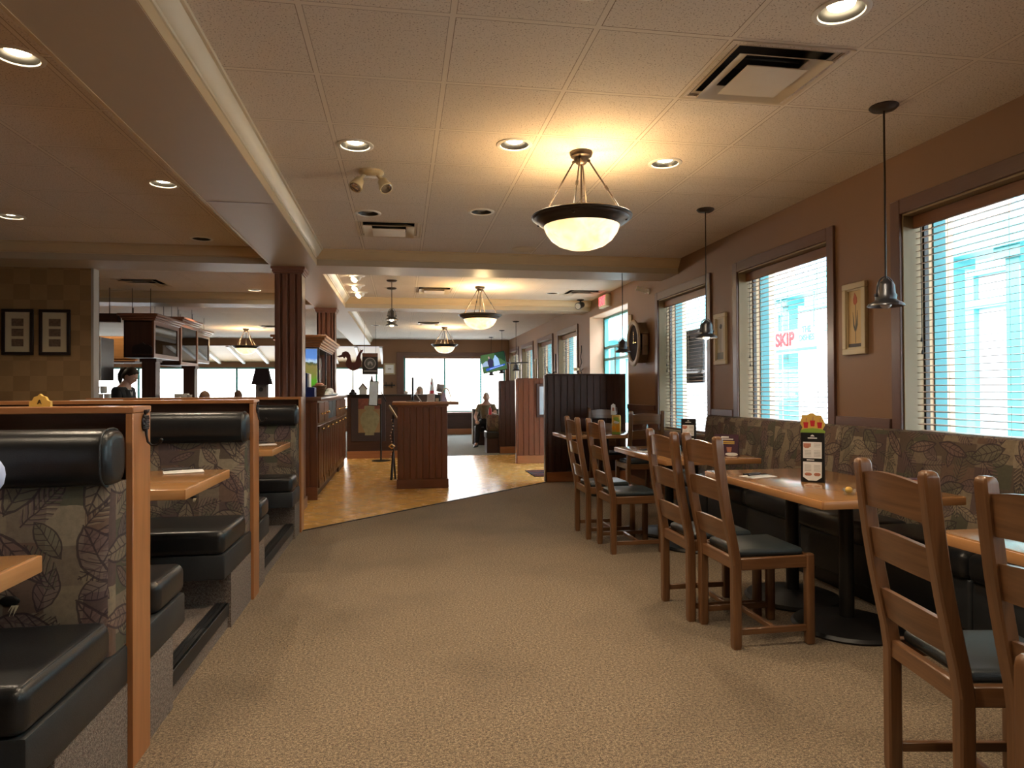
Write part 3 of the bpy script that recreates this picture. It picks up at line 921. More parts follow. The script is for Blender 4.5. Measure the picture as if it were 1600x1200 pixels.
# wooden high chair at the very edge of the frame
t = thing('high_chair', 'wooden child\'s high chair at the lower right corner, only one rounded post showing', 'high chair', (1.44, 1.03, 0), 0.0)
for sx_ in (-1, 1):
    for sy_ in (-1, 1):
        mb = MB()
        rings = []
        hh = .75
        for z, h in ((0, .016), (.02, .018), (hh - .03, .020), (hh - .01, .017), (hh, .009)):
            rings.append([Vector((sx_ * .17 + p * h, sy_ * .185 + q * h, z)) for p, q in ((-1, -.6), (-.6, -1), (.6, -1), (1, -.6), (1, .6), (.6, 1), (-.6, 1), (-1, .6))])
        mb.loft(rings, True, True, None, 2); part('leg', mb, M['oak_chair'], t)
mb = MB()
for s_ in (-1, 1): mb.b2((-.16, s_ * .185 - .010, .50), (.16, s_ * .185 + .010, .545), .004, 1)
mb.b2((-.165, -.18, .42), (.165, .18, .445), .006, 1); mb.b2((.16, -.17, .62), (.18, .17, .74), .006, 1)
part('seat', mb, M['oak_chair'], t)

# ------------------------------------------------------------------ dining tables on black pedestals
def rtable(x0, x1, y0, y1, lab):
    cx, cy = (x0 + x1) / 2, (y0 + y1) / 2
    t = thing('dining_table', lab, 'table', (cx, cy, 0), 0, 'pedestal tables by the windows')
    dx, dy = (x1 - x0) / 2, (y1 - y0) / 2
    mb = MB(); mb.b2((-dx + .004, -dy + .004, .722), (dx - .004, dy - .004, .760), .006, 2, axis=1); part('tabletop', mb, M['table'], t)
    mb = MB()
    for s_ in (-1, 1):
        mb.b2((-dx, s_ * dy - .006, .716), (dx, s_ * dy + .006, .7565), .004, 2); mb.b2((s_ * dx - .006, -dy, .716), (s_ * dx + .006, dy, .7565), .004, 2)
    part('edge_band', mb, M['table_edge'], t)
    for s_ in ((-1, 1) if dy > .5 else (0,)):
        yy = s_ * (dy - .38)
        mb = MB(); mb.cyl((0, yy, .04), (0, yy, .70), .038, 20); mb.b2((-.22, yy - .22, .70), (.22, yy + .22, .717)); part('pedestal', mb, M['black'], t)
        mb = MB(); mb.lathe([(.003, .0), (.275, .0), (.285, .012), (.27, .028), (.12, .05), (.05, .062), (.003, .064)], (0, yy, 0), 36); part('pedestal_base', mb, M['black'], t)
    return t


rtable(2.0, 2.78, 1.02, 2.30, 'maple topped pedestal table nearest the viewer, cut off at the right')
rtable(2.0, 2.78, 2.99, 4.27, 'maple topped pedestal table with the tall drinks menu holder')
rtable(2.0, 2.78, 4.95, 6.23, 'maple topped pedestal table with the purple drinks card')
rtable(1.93, 3.12, 7.86, 8.60, 'maple topped table with the orange drinks card, by the dark partition')

# ------------------------------------------------------------------ window bench in three units
BN = ['leaf patterned window bench beside the nearest table', 'leaf patterned window bench behind the table with the tall menu holder', 'leaf patterned window bench ending under the window with the dark board']
for i, (y0, y1) in enumerate(((0.05, 2.20), (2.205, 4.38), (4.385, 6.56))):
    t = thing('window_bench', BN[i], 'bench', (0, 0, 0), 0, 'window benches')
    mb = MB(); pr_ = [(3.178, .40), (3.178, 1.022), (3.165, 1.036), (3.13, 1.04), (3.098, 1.03), (3.085, 1.005), (3.06, .80), (3.03, .60), (3.00, .47), (3.00, .40)]
    mb.loft([[Vector((a, y, b)) for a, b in pr_] for y in (y0, y1)], axis=1); part('backrest', mb, M['leaf'], t)
    n_ = 3
    for k in range(n_):
        a = y0 + (y1 - y0) * k / n_; b = y0 + (y1 - y0) * (k + 1) / n_
        mb = MB(); mb.box((2.875, (a + b) / 2, .425), (.33, b - a - .004, .145), .045, 5); part('seat_cushion', mb, M['vinyl'], t)
        mb = MB(); mb.b2((2.745, a + .003, .10), (3.16, b - .003, .36), .02, 3); part('front_panel', mb, M['vinyl_side'], t)
    mb = MB(); mb.b2((2.80, y0, 0), (3.16, y1, .10)); part('toe_kick', mb, M['black'], t)

# ------------------------------------------------------------------ booths
PX0, PX1 = -2.75, -0.92
PY = (2.53, 4.46, 6.50)
PD = 0.165
PL = ['cherry booth partition nearest the viewer, with a pineapple coat hook', 'second cherry booth partition along the aisle', 'third cherry booth partition, next to the fluted column']
for i, y in enumerate(PY):
    t = thing('booth_partition', PL[i], 'partition', (0, y, 0), 0, 'booth partitions')
    mb = MB(); mb.b2((PX1 - .024, 0, 0), (PX1, PD, 1.228), .002, 1); part('end_board', mb, M['cherry'], t)
    mb = MB(); mb.b2((PX0, -.004, 1.228), (PX1 + .002, PD + .004, 1.252), .003, 1); part('top_board', mb, M['cherry'], t)
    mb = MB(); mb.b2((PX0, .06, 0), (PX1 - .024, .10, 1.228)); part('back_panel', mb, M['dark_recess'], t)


def bench(y, s, depth, lab, group):
    """seat run against a partition; s=-1 faces the viewer"""
    t = thing('booth_bench', lab, 'bench', (0, y, 0), 0, group)
    x0, x1 = PX0 + .02, PX1 - .022
    def yb(a, b): return (min(s * a, s * b), max(s * a, s * b))
    P0, P1 = 0.135, None
    k0, k1 = yb(0.004, depth - .16)
    mb = MB(); mb.b2((x0, k0, .0), (x1 + .006, k1, .30), axis='raw'); part('carpeted_base', mb, M['carpet_step'], t)
    k0, k1 = yb(0.004, depth - .01)
    mb = MB(); mb.b2((x0, k0, .30), (x1 + .010, k1, .435), .012, 2); part('seat_box', mb, M['vinyl_side'], t)
    k0, k1 = yb(0.13, depth)
    mb = MB(); mb.b2((x0, k0, .432), (x1 + .008, k1, .562), .038, 5)
    se = part('seat_cushion', mb, M['vinyl'], t)
    mb = MB(); e = .045
    zc = .553
    mb.tube([(x0 + .02, s * (depth - .022), zc - .002), (x1 - .018, s * (depth - .022), zc - .002), (x1 - .010, s * (depth - .03), zc), (x1 - .010, s * .16, zc)], .004, 6); part('piping', mb, M['vinyl_side'], se)
    mb = MB(); k0, k1 = yb(0.004, 0.15)
    nr = 18; rings = []
    pr_ = [(0.004, .437), (.145, .437), (.158, .52), (.160, .70), (.150, .88), (.130, 1.00), (.004, 1.00)]
    xs_ = x1 if s < 0 else x1 - .085
    for x, q in ((x0, 1), (xs_ - .06, 1), (xs_ - .02, .96), (xs_ - .004, .86), (xs_ + .002, .70)):
        rings.append([Vector((x, s * (.004 + (a - .004) * q), b)) for a, b in pr_])
    mb.loft(rings, axis=0); part('backrest', mb, M['leaf'], t)
    mb = MB(); rings = []
    for x, q in ((x0, 1.0), (xs_ - .05, 1.0), (xs_ - .02, .99), (xs_ - .006, .95), (xs_ + .004, .86), (xs_ + .009, .70), (xs_ + .010, .5)):
        rg = []
        for k in range(22):
            th = 2 * PI * k / 22
            ca, sa = math.cos(th), math.sin(th)
            yy = .094 + .085 * (abs(ca) ** .7) * (1 if ca > 0 else -1) * q
            zz = 1.086 + .094 * (abs(sa) ** .62) * (1 if sa > 0 else -1) * (.3 + .7 * q)
            rg.append(Vector((x, s * yy, zz)))
        rings.append(rg)
    mb.loft(rings, axis=0); hr = part('headroll', mb, M['vinyl'], t)
    mb = MB(); seam = []
    for k in range(23):
        th = 2 * PI * k / 22; ca, sa = math.cos(th), math.sin(th)
        seam.append((xs_ - .012, s * (.094 + .086 * (abs(ca) ** .7) * (1 if ca > 0 else -1)), 1.086 + .095 * (abs(sa) ** .62) * (1 if sa > 0 else -1)))
    mb.tube(seam, .0035, 6); part('piping', mb, M['vinyl_side'], hr)
    return t


bA = bench(PY[0], -1, .66, 'black vinyl booth seat with leaf tapestry back, nearest the viewer', 'booth seats')
bench(PY[0] + PD, 1, .46, 'black vinyl booth seat just behind the nearest partition, turned away', 'booth seats')
bC = bench(PY[1], -1, .66, 'black vinyl booth seat with leaf tapestry back, at the second partition and facing the viewer', 'booth seats')
bench(PY[1] + PD, 1, .42, 'black vinyl booth seat just behind the second partition, turned away', 'booth seats')
bench(PY[2], -1, .44, 'black vinyl booth seat with leaf tapestry back, beside the third partition', 'booth seats')
# worn hole in two backrests (called below)
def tear(b, x, y, z, r):
    mb = MB(); mb.ball((x, y, z), (r, .006, r * .55), 12, 8); h = part('torn_hole', mb, M['black'], b, 'torn hole')
    mb = MB()
    for k in range(7): mb.tube([(x + r * (.9 - .1 * k), y - .004, z - r * .45), (x + r * (.75 - .12 * k), y - .010, z - r * (1.0 + .25 * (k % 3)))], [.0016, .0006], 5)
    part('loose_threads', mb, M['mat_card'], h)


tear(bA, -1.222, -.162, .645, .030)
tear(bC, -1.232, -.160, .678, .022)

# raised platforms of the booths with black nosing
for i, (y0, y1) in enumerate(((0.3, 1.86), (2.99, 3.84), (4.96, 6.14))):
    ya, yb_ = (0.0, 2.02) if i == 0 else ((PY[0] + PD + .30, PY[1] - .50) if i == 1 else (PY[1] + PD + .26, PY[2] - .28))
    mb = MB(); mb.b2((PX0, ya + .002, 0), (PX1 - .045, yb_ - .002, .128), axis='raw')
    t = struct('booth_step', mb, M['carpet_step'], ('carpeted step of the nearest booth', 'carpeted step of the second booth', 'carpeted step of the third booth')[i], 'step')
    mb = MB(); mb.b2((PX1 - .10, ya + .002, .128), (PX1 - .030, yb_ - .002, .136), .002, 1); mb.b2((PX1 - .045, ya + .002, .070), (PX1 - .026, yb_ - .002, .136), .003, 1)
    for k in range(3): mb.b2((PX1 - .092 + k * .02, ya + .002, .136), (PX1 - .082 + k * .02, yb_ - .002, .139))
    part('nosing', mb, M['rubber'], t)
    mb = MB(); mb.b2((PX1 - .045, ya + .002, 0), (PX1 - .034, yb_ - .002, .07), axis='raw'); part('riser', mb, M['carpet_step'], t)

TB = [('maple booth table at the lower left edge', 1.19, 1.95), ('maple booth table with a rolled cutlery set, in the second booth', 3.14, 3.90), ('maple booth table with two cutlery sets, in the third booth', 5.14, 5.93)]
for lab, y0, y1 in TB:
    cy = (y0 + y1) / 2
    t = thing('booth_table', lab, 'table', (0, cy, .136), 0, 'booth tables')
    dy = (y1 - y0) / 2
    mb = MB(); mb.b2((PX0 + .02, -dy + .004, .704), (-.934, dy - .004, .744), .006, 2); part('tabletop', mb, M['table'], t)
    mb = MB(); mb.b2((-.940, -dy, .696), (-.928, dy, .741), .004, 2); mb.b2((PX0 + .02, -dy, .696), (-.93, -dy + .010, .741), .004, 2); mb.b2((PX0 + .02, dy - .01, .696), (-.93, dy, .741), .004, 2); part('edge_band', mb, M['table_edge'], t)
    mb = MB(); mb.cyl((-1.75, 0, .01), (-1.75, 0, .70), .035, 16); part('pedestal', mb, M['black'], t)
    mb = MB(); mb.lathe([(.003, 0), (.22, 0), (.22, .014), (.06, .04), (.003, .042)], (-1.75, 0, -.008), 24); part('pedestal_base', mb, M['black'], t)

# pineapple coat hooks on the partition ends
def hook(y, lab):
    t = thing('coat_hook', lab, 'coat hook', (PX1 + .001, y, 1.218), 0, 'iron coat hooks')
    t.scale = (.66, .66, .66)
    mb = MB()
    for k in range(7):
        for j in range(3):
            mb.ball((.009, (j - 1) * .022 + (.008 if k % 2 else 0), -.006 - k * .011), (.009, .013, .008), 8, 6)
    mb.ball((.004, 0, -.04), (.012, .040, .050), 16, 9)
    part('pineapple', mb, M['iron'], t)
    mb = MB()
    for k in range(5): mb.tube([(.006, 0, .006), (.012, (k - 2) * .012, .020), (.016, (k - 2) * .022, .032)], [.006, .006, .001], 6)
    part('leaves', mb, M['iron'], t)
    mb = MB(); mb.tube([(.010, 0, -.075), (.012, 0, -.11), (.018, .002, -.145), (.035, .006, -.165), (.06, .012, -.165), (.078, .016, -.150), (.082, .017, -.140)], [.008, .0065, .0065, .006, .006, .007, .009], 10); mb.ball((.082, .017, -.138), (.010, .013, .010), 10, 7)
    part('hook', mb, M['iron'], t)


hook(PY[0] + .10, 'iron pineapple coat hook on the nearest booth partition')
hook(PY[1] + .10, 'iron pineapple coat hook on the second booth partition')

# folded wooden A sign and paper on the booth ledges
t = thing('letter_plaque', 'small yellow wooden plaque lettered A on the nearest booth ledge', 'sign', (-1.255, PY[0] + .10, 1.252))
mb = MB(); pl = [(-.034, 0), (.034, 0), (.034, .018), (.024, .022), (.018, .034), (.006, .038), (0, .045), (-.006, .038), (-.018, .034), (-.024, .022), (-.034, .018)]
mb.prism(pl, .016, RX); part('board', mb, M['yellow'], t)
text_into('lettering', 'A', .022, M['blackwood'], t, (0, -.0175, .016), (PI / 2, 0, 0), .0008)
mb = MB(); mb.b2((-.13, -.06, 0), (.13, .05, .003)); single('paper_sheet', mb, M['paper'], 'sheet of white paper on the second booth ledge', 'paper', None, (-1.86, PY[1] + .09, 1.252))

# cutlery sets: napkin, fork, knife
def napkin(x, y, z, rz, lab):
    t = thing('cutlery_set', lab, 'cutlery', (x, y, z), rz, 'cutlery sets on napkins')
    mb = MB(); rings = []
    for k in range(9):
        u = -.095 + .19 * k / 8
        zz = .001 + .003 * abs(math.sin(k * 1.3))
        rings.append([Vector((u, -.062, .0005)), Vector((u, .062, .0005)), Vector((u, .062, .002 + zz * .4)), Vector((u, 0, .002 + zz)), Vector((u, -.062, .002 + zz * .5))])
    mb.loft(rings); part('napkin', mb, M['paper'], t)
    mb = MB(); mb.tube([(-.10, .012, .018), (-.02, .014, .021), (.03, .014, .017)], [.010, .008, .009], 8, True, None, .6)
    for j in range(4): mb.tube([(.03, .014, .013), (.045, .006 + j * .005, .012), (.085, .006 + j * .005, .016)], [.002, .0014, .0007], 5)
    part('fork', mb, M['iron'], t)
    mb = MB(); mb.tube([(-.095, -.022, .017), (-.01, -.018, .018)], [.010, .009], 8, True, None, .6); mb.loft([[Vector((-.01, -.024, .013)), Vector((-.01, -.012, .013)), Vector((-.01, -.018, .016))], [Vector((.07, -.028, .012)), Vector((.07, -.012, .012)), Vector((.07, -.02, .0145))], [Vector((.10, -.02, .012)), Vector((.10, -.018, .012)), Vector((.10, -.019, .0128))]]); part('knife', mb, M['iron'], t)
    return t


n0 = napkin(-1.135, 3.80, .881, .35, 'cutlery set on a napkin in the second booth')
dup(n0, (-1.085, 5.62, .881), .3, 'cutlery set on a napkin in the third booth, closer to the aisle')
dup(n0, (-1.33, 5.62, .881), .35, 'cutlery set on a napkin in the third booth, the left one of two')
dup(n0, (2.165, 3.89, .761), .25, 'cutlery set on a napkin at the far corner of the menu holder table')
dup(n0, (2.14, 5.66, .761), .2, 'cutlery set on a napkin beside the bunched chairs, on the purple card table')
dup(n0, (2.30, 2.06, .761), -.1, 'cutlery set on a napkin on the closest right-hand table')
# ------------------------------------------------------------------ recessed downlights
def lamp_light(kind, energy, color, parent, loc, size=0.05, spot=1.9, aim=None):
    d = bpy.data.lights.new('lamp_glow', kind); d.energy = energy; d.color = color
    d.shadow_soft_size = size
    if kind == 'SPOT': d.spot_size = spot; d.spot_blend = 0.7
    o = bpy.data.objects.new('lamp_glow', d); COL.objects.link(o); o.parent = parent; o.location = loc
    if aim is not None: o.rotation_euler = Vector(aim).to_track_quat('-Z', 'Y').to_euler()
    return o


WARM = (1.0, 0.81, 0.58)
DL = ['large lit downlight at the upper right edge of the photo', 'lit downlight above the twin emergency lamps', 'lit downlight left of the large bowl lamp, in the nearer row', 'lit downlight right of the large bowl lamp', 'unlit downlight above the second ceiling vent', 'unlit downlight left of the large bowl lamp, in the farther row',
      'downlight overhead left, above the frame', 'downlight overhead, above the frame', 'downlight behind the viewer on the left', 'downlight behind the viewer on the right',
      'lit downlight at the upper left edge over the booths', 'lit downlight over the second booth', 'unlit black downlight just before the left cross beam', 'lit downlight beyond the left cross beam', 'lit downlight above the picture wall at the left edge', 'downlight over the inner end of the booths', 'downlight over the nearest booth, above the frame',
      'unlit downlight between the cross beams near the far vent', 'lit downlight near the second bowl lamp', 'small unlit downlight beyond the second cross beam', 'small unlit downlight in the far dining area', 'downlight added over the bar to brighten the back bar cabinet', 'lit downlight over the bar, farther', 'lit downlight at the left of the bar', 'lit downlight near the bar cabinets']
for i, (x, y, lit, r) in enumerate(DOWN):
    t = thing('ceiling_downlight', DL[i], 'downlight', (x, y, ZC), 0, 'recessed ceiling downlights')
    mb = MB(); mb.lathe([(r - .004, -.001), (r - .002, -.007), (r + .010, -.008), (r + .020, -.004), (r + .021, .0005), (r - .004, .0005)], n=32); part('trim_ring', mb, M['white'], t)
    mb = MB(); mb.lathe([(r - .003, -.001), (r - .010, .012), (r - .016, .035), (r - .022, .07), (r - .028, .11), (.01, .115), (.001, .115)], n=32); part('reflector_cone', mb, M['cone'], t)
    mb = MB(); mb.lathe([(.001, .012), (.040, .015), (.052, .022), (.055, .034), (.03, .09), (.001, .10)], n=24); part('bulb', mb, M['bulb'] if lit else M['bulb_off'], t)
    if lit: lamp_light('SPOT', 34 if y < 9 else 30, WARM, t, (0, 0, -.012), .05, 2.3, (0, 0, -1))

# air diffusers
VL = ['big square ceiling air vent near the right-hand windows', 'square ceiling air vent behind the unlit downlights', 'square ceiling air vent between the cross beams, left of the second bowl lamp', 'square ceiling air vent by the exit sign', 'dark air vent above the bar', 'air vent in the far dining area ceiling', 'air vent above the sunroom side']
for i, (x, y) in enumerate(VENT):
    t = thing('air_vent', VL[i], 'air vent', (x, y, ZC), 0, 'ceiling air diffusers')
    mb = MB(); o_, i_ = .298, .262
    def frustum(mb, a, za, b, zb, th=.004):
        def sq(h, z): return [Vector((-h, -h, z)), Vector((h, -h, z)), Vector((h, h, z)), Vector((-h, h, z))]
        mb.loft([sq(a, za), sq(b, zb), sq(b, zb + th), sq(a, za + th), sq(a, za)], False)
    frustum(mb, o_, -.004, .235, .012); part('frame', mb, M['vent'], t)
    mb = MB(); frustum(mb, .232, -.026, .158, .012); part('louvre', mb, M['vent'], t)
    mb = MB()
    mb.loft([[Vector((-h, -h, z)), Vector((h, -h, z)), Vector((h, h, z)), Vector((-h, h, z))] for h, z in ((.152, -.034), (.152, -.030), (.06, -.004), (.001, -.004))], True)
    mb.loft([[Vector((-h, -h, z)), Vector((h, -h, z)), Vector((h, h, z)), Vector((-h, h, z))] for h, z in ((.150, -.0345), (.05, -.010), (.001, -.010))], False)
    mb.cyl((0, 0, -.012), (0, 0, -.007), .012, 12)
    part('louvre', mb, M['vent'], t)
    mb = MB()
    for s_ in (-1, 1):
        mb.b2((s_ * .258 - .003, -.26, .006), (s_ * .258 + .003, .26, .16)); mb.b2((-.26, s_ * .258 - .003, .006), (.26, s_ * .258 + .003, .16))
    mb.b2((-.26, -.26, .155), (.26, .26, .162)); mb.cyl((-.2, 0, .08), (.2, 0, .08), .006, 8)
    part('duct_box', mb, M['ventdark'], t)

# bowl lamps
def bowl_lamp(x, y, lab, e=26):
    t = thing('bowl_pendant_lamp', lab, 'hanging lamp', (x, y, ZC), 0, 'hanging bowl lamps')
    mb = MB(); mb.lathe([(.001, 0), (.072, 0), (.074, -.012), (.066, -.03), (.050, -.036), (.046, -.055), (.034, -.072), (.022, -.082), (.001, -.084)], n=28); part('canopy', mb, M['bronze'], t)
    for k in range(4):
        a = PI / 4 + .35 + k * PI / 2
        p0 = (.05 * math.cos(a), .05 * math.sin(a), -.06); p1 = (.275 * math.cos(a), .275 * math.sin(a), -.43)
        pm = [(p0[i] + p1[i]) / 2 for i in range(3)]
        mb = MB(); mb.cyl(p0, p1, .0055, 8); d_ = (Vector(p1) - Vector(p0)).normalized()
        mb.cyl(Vector(pm) - d_ * .015, Vector(pm) + d_ * .015, .009, 8); mb.ball(p0, .011, 8, 6); mb.ball(p1, .011, 8, 6)
        part('hanging_rod', mb, M['bronze'], t)
    mb = MB(); mb.cyl((0, 0, -.08), (0, 0, -.43), .006, 8); part('centre_rod', mb, M['bronze'], t)
    mb = MB(); mb.lathe([(.238, -.452), (.235, -.475), (.245, -.482), (.262, -.470), (.268, -.462), (.290, -.452), (.302, -.442), (.306, -.434), (.320, -.428), (.324, -.418), (.318, -.412), (.300, -.416), (.270, -.436), (.238, -.452)], n=48)
    for k in range(4):
        a = PI / 4 + .35 + k * PI / 2; mb.ball((.285 * math.cos(a), .285 * math.sin(a), -.452), .009, 8, 6)
    part('rim', mb, M['bronze'], t)
    mb = MB(); mb.lathe([(.246, -.464), (.243, -.480), (.228, -.520), (.196, -.564), (.150, -.598), (.095, -.618), (.045, -.626), (.001, -.628), (.001, -.622), (.045, -.620), (.094, -.612), (.147, -.592), (.192, -.560), (.222, -.518), (.238, -.478), (.240, -.464)], n=48); part('glass_bowl', mb, M['bowl'], t)
    lamp_light('POINT', e * .75, (1.0, 0.72, 0.36), t, (.03, 0, -.40), .07)
    return t


bowl_lamp(1.143, 4.218, 'large hanging bowl lamp with a bronze rim, nearest the viewer', 24)
bowl_lamp(1.139, 9.906, 'hanging bowl lamp above the reception stand, between the cross beams', 40)
bowl_lamp(1.014, 16.30, 'hanging bowl lamp before the wide far window', 44)
bowl_lamp(-3.717, 17.2, 'hanging bowl lamp in front of the sunroom windows', 34)

# barn style pendants
def pendant(x, y, drop, lit, lab):
    t = thing('pendant_lamp', lab, 'pendant lamp', (x, y, ZC), 0, 'small pewter pendants')
    mb = MB(); mb.lathe([(.001, 0), (.072, 0), (.074, -.006), (.060, -.020), (.015, -.026), (.001, -.027)], n=24); part('canopy', mb, M['bronze'], t)
    zb = -drop
    mb = MB(); mb.cyl((0, 0, -.02), (0, 0, zb + .15), .0055, 8); part('stem', mb, M['bronze'], t)
    mb = MB(); mb.lathe([(.001, .150), (.014, .150), (.018, .140), (.034, .128), (.044, .112), (.046, .070), (.052, .062), (.052, .036), (.060, .028), (.082, .016), (.090, .008), (.092, .0), (.088, -.002), (.076, .008), (.050, .022), (.040, .05), (.001, .06)], (0, 0, zb), 32); part('lamp_shade', mb, M['pewter'], t)
    mb = MB(); mb.tube([(.055 * math.cos(a), 0, zb + .06 + .10 * (math.sin(a) ** .8 if math.sin(a) > 0 else 0)) for a in [PI * k / 14 for k in range(15)]], .004, 6)
    for s_ in (-1, 1): mb.cyl((s_ * .048, 0, zb + .058), (s_ * .066, 0, zb + .058), .008, 10)
    part('yoke', mb, M['pewter'], t)
    mb = MB(); mb.ball((0, 0, zb + .012), (.030, .030, .026), 16, 10); part('bulb', mb, M['bulb'] if lit else M['bulb_off'], t)
    if lit: lamp_light('POINT', 5, WARM, t, (0, 0, zb - .035), .03)
    return t


pendant(2.583, 3.288, 1.085, 0, 'unlit pewter pendant lamp closest to the viewer')
pendant(2.547, 5.402, 1.093, 1, 'lit pewter pendant lamp in front of the dark hanging board')
pendant(2.535, 7.571, 1.09, 0, 'pewter pendant lamp in front of the entrance opening')
pendant(2.49, 14.758, 1.09, 0, 'third small pendant from the far corner, before the far right-hand windows')
pendant(2.503, 16.99, 1.09, 0, 'small pendant lamp hanging in front of the television, right one')
pendant(2.522, 19.2, 1.09, 0, 'small pendant lamp hanging beyond the television, left one')
pendant(-0.134, 9.488, .55, 1, 'lit pendant lamp over the reception aisle, the nearer of a close pair')
pendant(-0.145, 10.195, .56, 1, 'lit pendant lamp over the reception aisle, the farther of a close pair')

# eyeball spots between the cross beams
for x, y, lab in ((-0.589, 9.18, 'white eyeball spotlight nearest the first cross beam'), (-0.634, 10.0, 'white eyeball spotlight, the middle of three'), (-0.63, 10.72, 'white eyeball spotlight closest to the second cross beam')):
    t = thing('eyeball_spotlight', lab, 'spotlight', (x, y, ZC), 0, 'eyeball spotlights')
    mb = MB(); mb.lathe([(.062, -.02), (.075, -.012), (.105, -.006), (.115, .0), (.06, .0)], n=28); part('trim_ring', mb, M['white'], t)
    mb = MB(); mb.ball((0, 0, -.012), (.066, .066, .062), 20, 12); part('eyeball', mb, M['white'], t)
    mb = MB(); T_ = Matrix.Translation((-.025, -.016, -.045)) @ Vector((-.55, -.35, -.75)).to_track_quat('Z', 'Y').to_matrix().to_4x4()
    mb.lathe([(.001, .026), (.036, .026), (.042, .018), (.040, .0)], n=20, T=T_); part('bulb', mb, M['bulb'], t)
    lamp_light('SPOT', 10, WARM, t, (-.055, -.036, -.12), .03, 1.6, (-.55, -.3, -.75))

# twin headed emergency lamp, ceiling speakers, cameras
t = thing('emergency_light', 'ivory twin-headed emergency lamp on the ceiling', 'emergency light', (-.206, 4.801, ZC))
mb = MB(); mb.lathe([(.001, 0), (.085, 0), (.088, -.012), (.07, -.026), (.001, -.03)], n=24); part('base', mb, M['ivory'], t)
for s_ in (-1, 1):
    mb = MB(); mb.tube([(s_ * .045, 0, -.02), (s_ * .062, -.01, -.045), (s_ * .072, -.018, -.062)], .014, 10)
    a = Vector((s_ * .35, -.45, -.75)).normalized(); p = Vector((s_ * .072, -.018, -.062))
    mb.tube([p, p + a * .015, p + a * .05, p + a * .075, p + a * .09], [.016, .034, .038, .047, .047], 18)
    h = part('lamp_head', mb, M['ivory'], t)
    mb = MB(); mb.tube([p + a * .0895, p + a * .092], [.040, .036], 18); part('lens', mb, M['steel'], h)
for x, y, lab in ((1.31, 7.199, 'round white ceiling speaker before the first cross beam'), (1.75, 15.3, 'round white ceiling speaker in the far dining area'), (-4.4, 11.9, 'round white ceiling speaker over the bar')):
    mb = MB(); mb.lathe([(.001, -.006), (.10, -.006), (.105, -.010), (.128, -.008), (.132, 0), (.001, 0)], n=36); single('ceiling_speaker', mb, M['vent'], lab, 'speaker', 'ceiling speakers', (x, y, ZC))
t = thing('security_camera', 'small white security camera on the wall left of the third window', 'camera', (XW, 8.47, 2.59))
mb = MB(); mb.cyl((0, 0, 0), (-.02, 0, 0), .035, 14); mb.tube([(-.01, 0, 0), (-.05, .02, -.01), (-.06, .03, 0)], .012, 8); part('bracket', mb, M['white'], t)
mb = MB(); mb.tube([(-.03, .03, .01), (-.16, .06, .05)], [.034, .03], 14); part('body', mb, M['white'], t)
t = thing('ceiling_spotlight', 'small black spotlight under the second cross beam by the exit sign', 'spotlight', (2.98, 11.10, ZC))
mb = MB(); mb.lathe([(.001, 0), (.06, 0), (.06, -.015), (.02, -.03), (.001, -.03)], n=16); mb.cyl((0, 0, -.02), (0, 0, -.07), .012, 8); part('mount', mb, M['black'], t)
mb = MB(); mb.tube([(.04, .04, -.08), (-.06, -.06, -.12)], [.05, .06], 16); h = part('head', mb, M['pewter'], t)
mb = MB(); mb.tube([(-.06, -.06, -.12), (-.063, -.063, -.121)], [.05, .045], 16); part('lens', mb, M['bulb_off'], h)

# exit sign
t = thing('exit_sign', 'red lit EXIT sign above the entrance opening', 'exit sign', (XW, 10.32, 2.70))
mb = MB(); mb.b2((-.085, -.20, -.095), (0, .20, .095), .01, 2); part('housing', mb, M['ivory'], t)
mb = MB(); mb.b2((-.088, -.18, -.078), (-.084, .18, .078)); part('face', mb, M['white'], t)
text_into('lettering', 'EXIT', .185, M['exit_red'], t, (-.090, 0, 0), (PI / 2, 0, -PI / 2), .003, 'CENTER', .004, .82)

